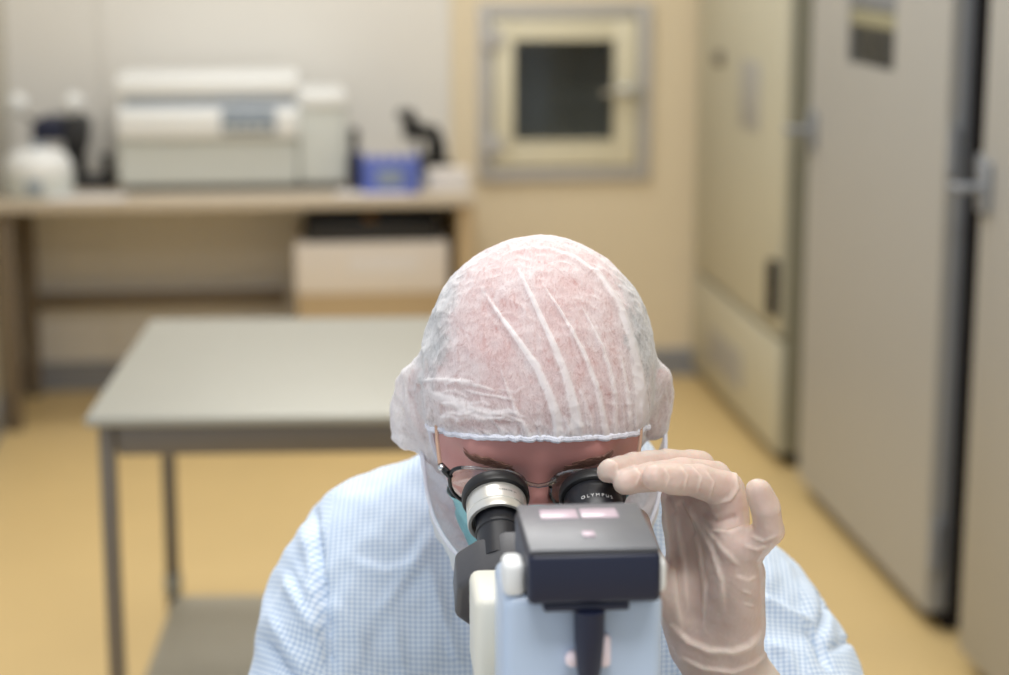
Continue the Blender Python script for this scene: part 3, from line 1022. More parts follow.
# ---- body: one continuous surface (mostly under the gown)
bf = Field((-.34, 1.10, .52), (.34, 1.90, 1.32), .0032)
bf.add(lambda X, Y, Z: ell(X, Y, Z, A_(0, 1.605, .86), A_(.150, .095, .19)), (-.15, 1.51, .67), (.15, 1.70, 1.05), .03)
bf.cone((-.07, 1.68, .62), (.07, 1.68, .62), .09, .09, .06)
bf.cone((0, 1.63, .80), (0, 1.68, .62), .11, .11, .06)
bf.cone(SH[-1] + A_(.02, 0, 0), SH[1] + A_(-.02, 0, 0), .048, .048, .04)
bf.cone((0, 1.54, 1.035), (0, 1.575, .95), .058, .07, .04)
for s in (-1, 1):
    bf.cone(SH[s], EL[s], .047, .038, .03)
    bf.cone(EL[s], WR[s], .038, .0235, .02)
    bf.cone((s * .03, 1.535, 1.05), SH[s] + A_(0, 0, .01), .045, .042, .04)
bf.add(lambda X, Y, Z: head_sdf(*to_head(X, Y, Z)), h2p((0, 0, 0)) - .17, h2p((0, 0, 0)) + .17, .0)
bf.cone(h2p((0, .022, -.045)), (0, 1.53, 1.02), .056, .058, .025)
for s, xf in ((1, hx_left), (-1, hx_right)):
    pts = np.array([xf(P(*p)) for ch in HAND['fingers'] + [HAND['thumb']] for p in ch] + [WR[s]])
    hf = hand_field(pts.min(0) - .03, pts.max(0) + .03, .0032, xf, .0030)
    off = np.round((hf.lo - bf.lo) / bf.h).astype(int)
    pts_lo = bf.lo + off * bf.h
    hf = hand_field(pts_lo, pts.max(0) + .03, .0032, xf, .0030)
    sl = tuple(slice(max(off[i], 0), min(off[i] + hf.n[i], bf.n[i])) for i in range(3))
    sub = hf.D[tuple(slice(sl[i].start - off[i], sl[i].stop - off[i]) for i in range(3))]
    bf.D[sl] = smin(bf.D[sl], sub, .006)
V, F = bf.mesh()
del bf
body = link_mesh('body', raw_mesh('body', V - ORG, F, 2), M['skin'], pr)


def put(V): return np.asarray(V, float) - ORG


def tube_p(name, pts, r, material, parent, n=12, closed=False, label=None):
    return MB().tube([tuple(put(p)) for p in pts], r, n, closed).build(name, material, parent, label)


# eyes and brows
def face_y(x, z):
    y = -.16
    for _ in range(40):
        y += .8 * float(head_sdf(np.float64(x), np.float64(y), np.float64(z), False))
    return y


for s in (-1, 1):
    c = put(h2p((s * .032, -.0768, -.0035)))
    e = MB().ball(tuple(c), .0135, 3).build('eye', M['eye_white'], pr)
    d = h2p((0, -1, -.35)) - h2p((0, 0, 0)); d /= np.linalg.norm(d)
    MB().lathe([(0, .0128), (.004, .0127), (.0058, .0122), (.0062, .0116), (0, .0116)], axis_mx(c, d), 24).build('iris', M['iris'], e)
    lash = [h2p((s * (.032 + x), face_y(s * (.032 + x), -.0045 + 6 * x * x) - .0006, -.0045 + 6 * x * x)) for x in np.linspace(-.014, .014, 9)]
    MB().tube([tuple(put(p)) for p in lash], [.0004, .0009, .0011, .0012, .0012, .0012, .0011, .0009, .0004], 6).build('eyelashes', M['brow'], e)
    bw = MB()
    for i in range(210):
        u = i / 209.0
        x = .016 + .031 * u
        z = .0105 + .0065 * math.sin(u * 2.3) + random.uniform(-.0052, .0052) * (1 - .45 * u)
        z2 = z + random.uniform(-.0005, .0025)
        a = h2p((s * x, face_y(s * x, z) + .0003, z)); b = h2p((s * (x + .005), face_y(s * (x + .005), z2) - .0008, z2))
        bw.tube([tuple(put(a)), tuple(put(b))], [.00042, .00020], 4)
    bw.build('eyebrow', M['brow'], pr)


def star(center, dirs, fn, r0=.30, n=60):
    r = np.full(len(dirs), r0)
    for _ in range(n):
        p = center + dirs * r[:, None]
        r = r - .75 * fn(p[:, 0], p[:, 1], p[:, 2])
    return r


def blur(a, k, wrap):
    for _ in range(k):
        if wrap: a = (np.roll(a, 1, 0) + 2 * a + np.roll(a, -1, 0)) / 4
        else:
            b = np.pad(a, ((1, 1), (0, 0)), 'edge'); a = (b[:-2] + 2 * a + b[2:]) / 4
        b = np.pad(a, ((0, 0), (1, 1)), 'edge'); a = (b[:, :-2] + 2 * a + b[:, 2:]) / 4
    return a


def grid_faces(nu, nv, wrap):
    i = np.arange(nu if wrap else nu - 1); j = np.arange(nv - 1)
    I, J = np.meshgrid(i, j, indexing='ij')
    I2 = (I + 1) % nu
    return np.stack([I * nv + J, I * nv + J + 1, I2 * nv + J + 1, I2 * nv + J], -1).reshape(-1, 4)


def set_attr(me, name, vals):
    a = me.attributes.new(name, 'FLOAT', 'POINT')
    a.data.foreach_set('value', np.asarray(vals, np.float32))


# ---- grey hair at the sides and back of the head
NU, NVH = 240, 90
th = np.linspace(-PI, PI, NU, endpoint=False)[:, None] * np.ones(NVH); ph = (np.linspace(.02, rad(128), NVH))[None, :] * np.ones((NU, 1))
dirs = np.stack([np.sin(th) * np.sin(ph), -np.cos(th) * np.sin(ph), np.cos(ph)], -1).reshape(-1, 3)
HC = A_(0, .012, .02)
r = star(HC, dirs, cranium)
Vh = HC + dirs * (r + .0008)[:, None]
nz = SineNoise(3, 240, 10)(Vh)
Vh += dirs * (nz * .0006)[:, None]
Fh = grid_faces(NU, NVH, True)
cen = Vh[Fh].mean(1)
n2 = SineNoise(5, 60, 10)(cen) * .003 + SineNoise(6, 260, 10)(cen) * .0025
side = np.abs(cen[:, 0]) > (.064 + n2 - .16 * np.clip(cen[:, 1] - .005, 0, .3))
keep = (side & (cen[:, 1] > -.028 + n2) & (cen[:, 2] > -.045)) | ((cen[:, 1] > .072 + n2) & (cen[:, 2] < .085))
link_mesh('hair', raw_mesh('hair', put(h2p(Vh)), Fh[keep]), M['hair'], pr)

# ---- the cap: thin cloth drawn over the skull and ears, gathered by an elastic
NU, NVC = 620, 230
TH = np.linspace(-PI, PI, NU, endpoint=False)
def edge_z(t):
    a = np.abs(t)
    s = np.clip((a - rad(59)) / rad(11), 0, 1); s = s * s * (3 - 2 * s)
    return (.0375 - .072 * (1 - np.cos(np.minimum(a, rad(75))))) * (1 - s) + np.where(t < 0, -.122, -.088) * s
ze = edge_z(TH)
pe = PI / 2 - np.arctan2(ze - HC[2], .088)
tt = np.linspace(0.004, 1, NVC)
ph = pe[:, None] * tt[None, :]
th = TH[:, None] * np.ones(NVC)
dirs = np.stack([np.sin(th) * np.sin(ph), -np.cos(th) * np.sin(ph), np.cos(ph)], -1)
r = star(HC, dirs.reshape(-1, 3), lambda x, y, z: smin(cranium(x, y, z), ears(x, y, z), .012)).reshape(NU, NVC)
for kb in (110, 40):
    r = np.maximum(r, blur(r, kb, True))
r = blur(r, 14, True) + .0026
r += .0024 * np.clip((np.abs(dirs[..., 0]) - .35) / .5, 0, 1)
# the sides hang on below the ears instead of tucking in under the skull
hang = np.where(dirs[..., 0] < 0, .0865, .0835) + .0 * r
zq = HC[2] + hang / np.tan(np.clip(ph, .2, PI - .2))
hang = hang - .26 * np.clip(-.035 - zq, 0, .08)
wside = np.clip(1 - ((np.abs(th) - rad(92)) / rad(40)) ** 2, 0, 1) ** .5
rh = np.where(ph > rad(95), hang * (.72 + .28 * wside) / np.sin(np.clip(ph, .2, PI - .2)), 0)
r = blur(np.maximum(r, rh), 16, True)


def bump_dir(d0, w):
    d0 = np.array(d0, float); d0 /= np.linalg.norm(d0)
    return np.exp(-((dirs - d0) ** 2).sum(-1) / (2 * w * w))


r += .006 * bump_dir((-1, .02, -.46), .18) + .009 * bump_dir((-1, -.22, -.80), .22) - .003 * bump_dir((1, .0, -.35), .25)
r += .003 * bump_dir((-.75, -.62, .12), .22)
Vc = HC + dirs * r[..., None]
Vp = h2p(Vc).reshape(-1, 3)
Fc = grid_faces(NU, NVC, True)
Nn = vnormals(Vp, Fc)
if (Nn * (Vp - h2p(HC))).sum() < 0: Nn = -Nn
front = np.clip((Nn * (CAM - Vp)).sum(1) / np.linalg.norm(CAM - Vp, axis=1), 0, 1) > .05
u, v = pix(Vp)
disp = np.zeros(len(Vp)); layers = np.zeros(len(Vp))
FOLDS = [([(478, 282), (488, 298), (501, 317), (518, 340), (537, 367), (548, 392), (556, 414), (559, 440)], 8.0, .0017, .85),
         ([(512, 258), (520, 274), (530, 294), (546, 328), (562, 366), (570, 392), (575, 414), (577, 440)], 8.5, .0018, .9),
         ([(535, 272), (549, 294), (564, 317), (583, 352), (596, 386), (601, 412), (604, 440)], 5.5, .0015, .7),
         ([(575, 295), (590, 322), (601, 346), (609, 368), (614, 394), (615, 440)], 4.5, .0012, .55),
         ([(520, 246), (548, 249), (576, 258), (600, 276), (618, 304), (631, 342), (637, 376), (639, 408), (637, 440)], 9.0, .0018, .8),
         ([(618, 345), (625, 380), (628, 408), (627, 440)], 3.4, .0010, .5),
         ([(640, 370), (645, 400), (646, 420), (644, 440)], 3.6, .0010, .5),
         ([(498, 360), (504, 378), (510, 395), (518, 414), (528, 432), (532, 440)], 4.5, .0012, .55),
         ([(412, 383), (430, 380), (450, 380), (480, 386), (506, 394)], 3.4, .0010, .4),
         ([(426, 392), (445, 398), (468, 408), (490, 414), (510, 416)], 11.0, .0020, .7),
         ([(436, 424), (450, 414), (470, 414), (492, 422)], 7.0, .0013, .5),
         ([(486, 310), (505, 290), (535, 272), (566, 262)], 9.0, .0006, .2),
         ([(584, 440), (581, 424), (576, 404), (571, 385)], 3.0, .0008, .4),
         ([(592, 440), (590, 418), (583, 398), (574, 380)], 3.0, .0008, .35),
         ([(404, 378), (408, 395), (414, 414), (424, 442), (436, 474)], 5.0, .0016, .35),
         ([(396, 400), (398, 420), (404, 440), (420, 472)], 6.0, .0020, .35),
         ([(390, 432), (404, 438), (420, 446), (436, 458)], 5.0, .0018, .3),
         ([(396, 452), (410, 458), (424, 470), (436, 486)], 4.0, .0016, .3),
         ([(664, 385), (668, 405), (666, 430), (660, 452)], 4.0, .0014, .3)]
rf = random.Random(4)
for i in range(34):
    x = 480 + 172 * (i + rf.uniform(.1, .9)) / 34
    hgt = rf.uniform(14, 40) * (.6 + .6 * (i / 34.0)); lean = (x - 600) * .10 - 4
    FOLDS.append(([(x, 441), (x + lean * .35, 440 - hgt * .5), (x + lean, 440 - hgt)], rf.uniform(1.3, 2.4), .0007, rf.uniform(.25, .5)))
for i in range(14):
    x = rf.uniform(430, 500); y = rf.uniform(385, 436)
    FOLDS.append(([(x, y), (x + rf.uniform(8, 18), y + rf.uniform(-5, 4)), (x + rf.uniform(20, 34), y + rf.uniform(-4, 8))], rf.uniform(1.6, 3.2), .0008, rf.uniform(.25, .5)))
for pts, w, amp, ly in FOLDS:
    d, t, sd = poly_dist(u, v, pts)
    ww = w * np.clip(.12 + 1.05 * t, .1, 1.0) if len(pts) > 5 else w * np.sin(PI * np.clip(t, .06, .94)) ** .6
    # steep on one side, easing out on the other, like cloth laid over itself
    wl = np.where(sd > 0, ww * .55, ww * 1.1)
    fade = np.clip(t * 3.5, 0, 1) if len(pts) > 5 else np.clip(np.minimum(t, 1 - t) * 6, 0, 1)
    disp += amp * np.exp(-(d / wl) ** 2) * front * fade
    layers = np.maximum(layers, ly * np.exp(-(d / (ww * .62)) ** 6) * front * fade)
edge = np.clip((tt - .80) / .2, 0, 1)[None, :] * np.ones((NU, 1))
thn = th + .03 * np.sin(th * 7)
gath = (np.sin(thn * 90 + 2 * np.sin(th * 11)) * .5 + np.sin(thn * 57 + 1.3 * np.sin(th * 5)) * .7)
gathf = (gath * edge ** 1.6).reshape(-1)
disp += .0009 * gathf
layers = layers + .22 * np.clip(gathf, 0, 2) + .18 * (edge.reshape(-1) ** 3)
wr = SineNoise(21, 26, 16)(Vp)
wr2 = SineNoise(22, 70, 16)(Vp)
disp += .0006 * (1 - np.abs(wr)) + .0003 * (1 - np.abs(wr2))
leftness = np.clip((480 - u) / 60, 0, 1)
disp += leftness * .0016 * (1 - np.abs(SineNoise(23, 34, 14)(Vp)))
layers += leftness * .16
Vp = Vp + Nn * disp[:, None]
me = raw_mesh('cap', put(Vp), Fc)
set_attr(me, 'layers', layers)
cap_o = link_mesh('cap', me, M['cap'], pr, label='translucent white cap')
eb = Vp.reshape(NU, NVC, 3)[:, -1]
ins = h2p(HC) - eb
eb2 = eb + ins / np.linalg.norm(ins, axis=1, keepdims=True) * .001
MB().tube([tuple(put(p)) for p in eb2[::2]], .0026, 8, closed=True).build('elastic_band', M['cap_band'], cap_o)

# ---- mask and beard cover
def patch(name, c, azr, elr, fn, off, material, nu=160, nv=110, bl=10, post=None, parent=pr, label=None, lay=0.0):
    a = np.linspace(azr[0], azr[1], nu)[:, None] * np.ones(nv)
    lo, hi = elr(a[:, 0])
    e = lo[:, None] + (hi - lo)[:, None] * np.linspace(0, 1, nv)[None, :]
    d = np.stack([np.sin(a) * np.cos(e), -np.cos(a) * np.cos(e), np.sin(e)], -1)
    rr = star(np.array(c), d.reshape(-1, 3), fn).reshape(nu, nv)
    rr = np.maximum(rr, blur(rr, bl, False)) + off * (1 + .35 * np.sin(np.clip(a, 0, 2)) * (off > .01))
    if post is not None: rr = post(rr, a, e, np.linspace(0, 1, nv)[None, :])
    V = np.array(c) + d * rr[..., None]
    me = raw_mesh(name, put(h2p(V)).reshape(-1, 3), grid_faces(nu, nv, False))
    set_attr(me, 'layers', np.full(nu * nv, lay))
    return link_mesh(name, me, material, parent, label=label), V


def mask_el(a):
    k = np.abs(a) / rad(78)
    return np.full(len(a), rad(-62)) + k ** 2 * rad(10), rad(24) + rad(8) * np.exp(-(a / .25) ** 2) - k ** 2 * rad(14)


mk, mv = patch('face_mask', (0, -.03, -.055), (rad(-78), rad(78)), mask_el, lambda x, y, z: head_sdf(x, y, z, False), .0045, M['mask'],
               post=lambda rr, a, e, t: rr + .0012 * np.sin(t * 2 * PI * 4.5) * np.clip(np.sin(PI * t), 0, 1), label='turquoise pleated face mask')
for s, i in ((-1, 0), (1, -1)):
    a = mv[i, -3]; b = mv[i, 3]
    q = [a, a * .7 + A_(s * .082, .0, .012) * .3, A_(s * .082, .012, .022), A_(s * .083, .036, -.004), A_(s * .078, .02, -.04), b * .6 + A_(s * .07, .01, -.05) * .4, b]
    tube_p('ear_loop', [h2p(p) for p in q], .0016, M['strap'], mk, 8)
def beard_el(a):
    k = np.abs(a) / rad(112)
    return np.full(len(a), rad(-80)), rad(-18) + 30 * rad(1) * k ** 1.5
def beard_post(rr, a, e, t):
    w = np.sin(a * 13 + 2.2 * np.sin(e * 5)) * .5 + np.sin(a * 22 + e * 9) * .35 + np.sin(a * 37 - e * 14) * .2
    return rr * 1.05 + .0026 * w * np.clip(np.sin(PI * np.clip(t, .02, .98)), .1, 1)
bc, bv = patch('beard_cover', (0, -.02, -.052), (rad(-112), rad(112)), beard_el, lambda x, y, z: head_sdf(x, y, z, False), .019, M['veil'], 260, 120, 160, beard_post, label='white beard cover')
MB().tube([tuple(put(h2p(p))) for p in bv[:, -1][::2]], .0016, 8).build('elastic_band', M['cap_band'], bc)

# ---- spectacles
gl = MB()
def rim(s, n=48, grow=0.0):
    o = []
    for i in range(n):
        t = 2 * PI * i / n
        x, z = math.cos(t), math.sin(t)
        q = (abs(x) ** 2.6 + abs(z) ** 2.6) ** (-1 / 2.6)
        X = .0265 * x * q; Zz = .0185 * z * q
        ax = .0345 + X
        o.append((s * ax, -.1035 + 9 * max(0, ax - .03) ** 2, .003 + Zz))
    return o
sp_root = None
for s in (-1, 1):
    pts = [h2p(p) for p in rim(s)]
    k = MB().tube([tuple(put(p)) for p in pts[-14:] + pts[:8]], .0014, 8)
    cl_ = MB().tube([tuple(put(p)) for p in pts[7:35]], .0012, 8)
    hp_ = h2p((s * .063, -.094, .010))
    k.tube([tuple(put(h2p((s * .060, -.0955, .006)))), tuple(put(hp_)), tuple(put(h2p((s * .0675, -.090, .013))))], [.0018, .0028, .0022], 10)
    if sp_root is None:
        sp_root = k.build('spectacles', M['glass_frame'], pr, 'black rimmed spectacles')
    else:
        k.build('rim', M['glass_frame'], sp_root)
    cl_.build('inner_rim', M['clear_plastic'], sp_root)
    b2 = bmesh.new()
    vs = [b2.verts.new(tuple(put(p))) for p in pts]
    b2.faces.new(vs)
    bmesh.ops.solidify(b2, geom=b2.faces[:], thickness=.0012)
    me = bpy.data.meshes.new('lens'); b2.to_mesh(me); b2.free()
    link_mesh('lens', me, M['lens'], sp_root, False)
    tp = [h2p(p) for p in ((s * .0675, -.090, .013), (s * .0705, -.068, .0165), (s * .0735, -.03, .019), (s * .0770, .008, .020), (s * .076, .03, .006))]
    MB().tube([tuple(put(p)) for p in tp], [.0016, .0014, .0014, .0016, .0018], 8).build('temple', M['temple'], sp_root)
    MB().ball(tuple(put(h2p((s * .0665, -.0925, .0125)))), .0026, 2).build('hinge', M['chrome'], sp_root)
    MB().tube([tuple(put(h2p(p))) for p in ((s * .0085, -.1045, .006), (s * .0080, -.102, -.004), (s * .0105, -.098, -.013))], [.0012, .0016, .0012], 8).build('nose_pad', M['clear_plastic'], sp_root)
MB().tube([tuple(put(h2p(p))) for p in ((-.012, -.1045, .0125), (-.006, -.1065, .0105), (0, -.107, .0095), (.006, -.1065, .0105), (.012, -.1045, .0125))], .0016, 10).build('bridge', M['clear_plastic'], sp_root)

# ---- gloves
def glove(xf, wr, el, name, label, front_folds):
    pts = np.array([xf(P(*p)) for ch in HAND['fingers'] + [HAND['thumb']] for p in ch] + [wr])
    d = el - wr; d /= np.linalg.norm(d)
    end = wr + d * .075
    lo = np.minimum(pts.min(0), end) - .045; hi = np.maximum(pts.max(0), end) + .045
    h = .00125 if front_folds else .0025
    f = hand_field(lo, hi, h, xf)
    f.cone(wr - d * .012, wr + d * .066, .0250, .0370, .016)
    V, F = f.mesh()
    # open the cuff end
    s_ = (V - wr) @ d
    cenf = s_[F].mean(1)
    F = F[cenf < .088]
    used = np.unique(F); mp = np.full(len(V), -1); mp[used] = np.arange(len(used)); V = V[used]; F = mp[F]
    me = raw_mesh('tmp', V, F, 3); co = np.zeros(len(V) * 3, np.float32); me.vertices.foreach_get('co', co); V = co.reshape(-1, 3).astype(float)
    bpy.data.meshes.remove(me)
    N = vnormals(V, F)
    s_ = (V - wr) @ d
    disp = .00022 * SineNoise(31, 60, 16)(V) + .00012 * (1 - np.abs(SineNoise(32, 160, 16)(V)))
    lay = np.clip((s_ - .0) / .02, 0, 1) * .6
    if front_folds:
        u, v = pix(V)
        fr = (N * (CAM - V)).sum(1) > 0
        for pts2, w, amp in (([(685, 500), (700, 525), (712, 548), (722, 580), (724, 610)], 4, .0016), ([(690, 505), (698, 540), (706, 590), (704, 625)], 3.5, .0013),
                             ([(664, 500), (671, 545), (677, 600), (682, 632)], 4.5, .0016), ([(676, 512), (684, 560), (688, 610)], 3.5, .0012),
                             ([(712, 530), (728, 532), (744, 526)], 2.5, .0013), ([(735, 470), (738, 488), (730, 500), (714, 503)], 2.6, .0012),
                             ([(700, 520), (722, 548), (740, 566)], 3.5, .0010),
                             ([(745, 545), (757, 549), (768, 545)], 2.2, .0010), ([(752, 536), (764, 541), (776, 535)], 1.8, .0009),
                             ([(735, 575), (748, 580), (756, 576)], 2.4, .0008), ([(742, 590), (752, 594)], 1.8, .0008), ([(744, 603), (754, 606)], 1.8, .0008),
                             ([(673, 626), (690, 642), (710, 650), (732, 651), (748, 645), (760, 634)], 4.5, .0034), ([(682, 658), (704, 668), (732, 671), (752, 664), (768, 652)], 3.2, .0020),
                             ([(606, 458), (616, 464), (618, 474)], 1.4, .0003), ([(634, 466), (640, 474), (636, 486)], 1.6, .0003), ([(680, 466), (688, 476), (684, 490)], 1.5, .0004),
                             ([(692, 466), (701, 477), (697, 494)], 1.5, .0004), ([(706, 470), (714, 482), (709, 498)], 1.6, .0005), ([(664, 468), (670, 477), (666, 487)], 1.4, .0003)):
            q, t, sd = poly_dist(u, v, pts2)
            g = np.exp(-(q / np.where(sd > 0, w * .55, w)) ** 2) * fr * np.clip(np.minimum(t, 1 - t) * 5 + .25, 0, 1)
            disp += amp * g
            lay = np.maximum(lay, g * .5)
        for pts2, w, amp in (([(680, 506), (690, 520), (694, 532)], 3, .0022), ([(704, 512), (716, 522), (734, 518)], 3, .0020), ([(668, 498), (674, 512)], 3, .0014)):
            q, t, sd = poly_dist(u, v, pts2)
            disp -= amp * np.exp(-(q / w) ** 2) * fr
    else:
        disp += .002 * np.exp(-((s_ - .02) / .006) ** 2)
    disp += .0014 * np.exp(-((s_ - .085) / .003) ** 2)
    V = V + N * disp[:, None]
    me = raw_mesh(name, put(V), F)
    set_attr(me, 'layers', np.clip(lay, 0, 1))
    return link_mesh('glove', me, M['glove'], pr, label=label)


glove(hx_left, WR[1], EL[1], 'glove', 'cream latex glove on the hand at the eyepiece', True)
glove(hx_right, WR[-1], EL[-1], 'glove', None, False)

# ---- gown
gf = Field((-.38, 1.14, .44), (.38, 1.92, 1.16), .0042)
gf.add(lambda X, Y, Z: ell(X, Y, Z, A_(0, 1.60, .86), A_(.192, .128, .225)), (-.2, 1.46, .62), (.2, 1.74, 1.1), .03)
gf.cone((-.09, 1.68, .62), (.09, 1.68, .62), .125, .125, .08)
gf.cone((-.10, 1.60, .56), (.10, 1.60, .56), .06, .06, .08)
gf.cone(SH[-1] + A_(.03, .0, .0), SH[1] + A_(-.03, .0, .0), .066, .066, .05)
for s in (-1, 1):
    gf.cone((s * .045, 1.545, 1.035), SH[s] + A_(0, 0, .002), .060, .062, .04)
    gf.cone(SH[s], EG[s], .062, (.070, .078)[s > 0], .045)
    we = WR[s] + (EL[s] - WR[s]) / np.linalg.norm(EL[s] - WR[s]) * .070
    gf.cone(EL[s], we, .058, .034, .04)
gf.ell((-.160, 1.53, .945), (.070, .07, .055), .035)
gf.cone((0, 1.55, .98), (0, 1.53, 1.075), .075, .068, .04)
V, F = gf.mesh()
del gf
me = raw_mesh('tmp', V, F, 4); co = np.zeros(len(V) * 3, np.float32); me.vertices.foreach_get('co', co); V = co.reshape(-1, 3).astype(float); bpy.data.meshes.remove(me)
# open the collar
hole = np.hypot(V[:, 0] / .052, (V[:, 1] - 1.528) / .055) < 1
F = F[~((hole[F].all(1)) & (V[F][:, :, 2].mean(1) > 1.05))]
N = vnormals(V, F)
u, v = pix(V)
fr = ((N * (CAM - V)).sum(1) > -0.05) & (V[:, 1] < 1.66)
disp = .0028 * (1 - np.abs(SineNoise(41, 7.0, 14, (1, 1, .6))(V))) + .0012 * SineNoise(42, 15, 16)(V) + .0006 * SineNoise(43, 40, 16)(V)
for pts, w, amp in (([(313, 500), (320, 545), (326, 600), (330, 650), (338, 700)], 4.5, -.0055), ([(302, 520), (312, 560), (318, 610), (322, 660)], 8, .0035),
                    ([(281, 572), (294, 594), (308, 615), (324, 638)], 7, .0045), ([(292, 560), (304, 580), (318, 600)], 5, .0025), ([(268, 610), (280, 632), (300, 660), (318, 690)], 7, .0035),
                    ([(260, 636), (276, 654), (298, 680)], 5, -.0040), ([(372, 618), (395, 590), (412, 566), (432, 528)], 8, .0032), ([(350, 560), (385, 572), (420, 560)], 7, .0018),
                    ([(330, 600), (352, 625), (372, 660)], 9, .0022), ([(430, 560), (440, 600), (455, 640), (470, 675)], 7, .0032), ([(395, 620), (400, 650), (410, 690)], 8, .0018),
                    ([(757, 594), (775, 604), (792, 614), (812, 624)], 6, .0055), ([(812, 560), (820, 590), (824, 612), (818, 640)], 4, -.0050), ([(808, 626), (818, 645), (830, 670)], 4, -.0050),
                    ([(770, 640), (786, 652), (798, 680)], 6, .0040), ([(838, 632), (850, 650), (864, 674)], 6, .0030), ([(826, 650), (850, 640)], 4, -.0030), ([(690, 640), (682, 660), (690, 690)], 5, .003)):
    q, t, sd = poly_dist(u, v, pts)
    disp += 1.5 * amp * np.exp(-(q / np.where(sd > 0, w * .6, w)) ** 2) * fr * np.clip(np.minimum(t, 1 - t) * 4 + .15, 0, 1)
V = V + N * disp[:, None]
me = raw_mesh('gown', put(V), F)
# weave coordinates: the torso is cut straight, each sleeve round its own arm
cf = V[F].mean(1)
seg = np.zeros(len(F), int)
dt = ell(cf[:, 0], cf[:, 1], cf[:, 2], A_(0, 1.60, .86), A_(.150, .128, .225))
for k, s in ((1, -1), (2, 1)):
    da = np.minimum(cone(cf[:, 0], cf[:, 1], cf[:, 2], SH[s] + A_(s * .012, 0, -.01), EL[s], .060, .060), cone(cf[:, 0], cf[:, 1], cf[:, 2], EL[s], WR[s], .058, .044))
    seg[(da < dt - .004) & (cf[:, 0] * s > (.172 if s < 0 else .205))] = k
    dfa = cone(cf[:, 0], cf[:, 1], cf[:, 2], EL[s], WR[s], .058, .044)
    seg[(seg == k) & (dfa < cone(cf[:, 0], cf[:, 1], cf[:, 2], SH[s], EL[s], .066, .060))] = k + 2
C = V[F]                                       # faces x 4 x 3
UV = np.zeros(C.shape[:2] + (2,))
UV[..., 0] = C[..., 0]
UV[..., 1] = C[..., 2] * 1.0 + (C[..., 1] - 1.5) * .75
ell_ = {1: (SH[-1], EL[-1], .072), 2: (SH[1], EL[1], .072), 3: (EL[-1], WR[-1], .05), 4: (EL[1], WR[1], .05)}
for k, (a, b, rr) in ell_.items():
    m = seg == k
    if not m.any(): continue
    d = (b - a) / np.linalg.norm(b - a)
    e1 = np.cross(d, (0, 1, 0)); e1 /= np.linalg.norm(e1); e2 = np.cross(d, e1)
    q = C[m] - a
    an = np.arctan2(q @ e2, q @ e1)
    ref = an[:, :1]
    an = ref + (an - ref + PI) % (2 * PI) - PI
    UV[m, :, 0] = an * rr
    UV[m, :, 1] = q @ d
uvl = me.uv_layers.new(name='weave')
uvl.data.foreach_set('uv', UV.reshape(-1).astype(np.float32))
gown = link_mesh('gown', me, M['gown'], pr, label='pale blue checked cleanroom gown')
tube_p('collar', [(.066 * math.cos(t), 1.528 + .070 * math.sin(t), 1.068 + .016 * math.sin(t)) for t in np.linspace(0, 2 * PI, 60, endpoint=False)], .009, M['gown'], gown, 14, True)

# ---- trousers, shoes
tf = Field((-.25, 1.10, .0), (.25, 1.90, .66), .008)
tf.cone((-.08, 1.70, .56), (.08, 1.70, .56), .10, .10, .05)
for s in (-1, 1):
    tf.cone((s * .09, 1.68, .555), (s * .115, 1.30, .53), .088, .066, .03)
    tf.cone((s * .115, 1.30, .53), (s * .115, 1.40, .12), .068, .048, .03)
V, F = tf.mesh()
link_mesh('trousers', raw_mesh('trousers', put(V), F, 3), M['trouser'], pr)
for s in (-1, 1):
    sf = Field((s * .115 - .07, 1.18, -.01), (s * .115 + .07, 1.48, .14), .005)
    sf.cone((s * .115, 1.41, .045), (s * .115, 1.40, .10), .040, .036, .02)
    sf.cone((s * .115, 1.41, .042), (s * .118, 1.25, .036), .040, .034, .03)
    sf.add(lambda X, Y, Z: .002 - Z + 0 * X + 0 * Y, (-1, 0, -.1), (1, 3, .3), 0, 's') if False else None
    sf.D = np.maximum(sf.D, (0.002 - sf.ax[2])[None, None, :].astype(np.float32))
    V, F = sf.mesh()
    link_mesh('shoe', raw_mesh('shoe', put(V), F, 1), M['shoe'], pr)

# ---- stool under the person
st = empty('stool', p2w(0, 1.72) + (0,), -PERSON_AZ, label='black round lab stool under the seated person in the gown', cat='stool')
MB().lathe([(0, .372), (.15, .372), (.17, .384), (.175, .407), (.165, .424), (.12, .43), (0, .43)], None, 56).build('seat', M['seat_vinyl'], st)
MB().lathe([(0, .09), (.035, .09), (.035, .24), (.022, .245), (.022, .371), (0, .371)], None, 32).build('column', M['chrome'], st)
for i in range(5):
    a = 2 * PI * i / 5 + .3
    lg = MB().tube([(.03 * math.cos(a), .03 * math.sin(a), .11), (.15 * math.cos(a), .15 * math.sin(a), .085), (.27 * math.cos(a), .27 * math.sin(a), .058)], [.018, .016, .012], 12).build('leg', M['dark'], st)
    MB().lathe([(0, 0), (.018, 0), (.02, .01), (.014, .05), (0, .05)], Matrix.Translation((.265 * math.cos(a), .265 * math.sin(a), 0.0005)), 20).build('glide', M['dark'], lg)

# ------------------------------------------------------------------ desk and microscope
DZ = .73
dk = empty('work_desk', p2w(0, 1.02) + (0,), -PERSON_AZ, label='white desk that carries the microscope in front of the person', cat='desk')
rbox('desktop', (-.65, -.30, DZ - .028), (.65, .235, DZ), M['desk'], dk, .004)
for sx in (-1, 1):
    for sy in (-1, 1):
        rbox('leg', (sx * .60 - .022, (-.25, .19)[sy > 0] - .022, 0), (sx * .60 + .022, (-.25, .19)[sy > 0] + .022, DZ - .029), M['cab_edge'], dk)
rbox('back_rail', (-.575, -.262, DZ - .10), (.575, -.238, DZ - .03), M['cab_edge'], dk)

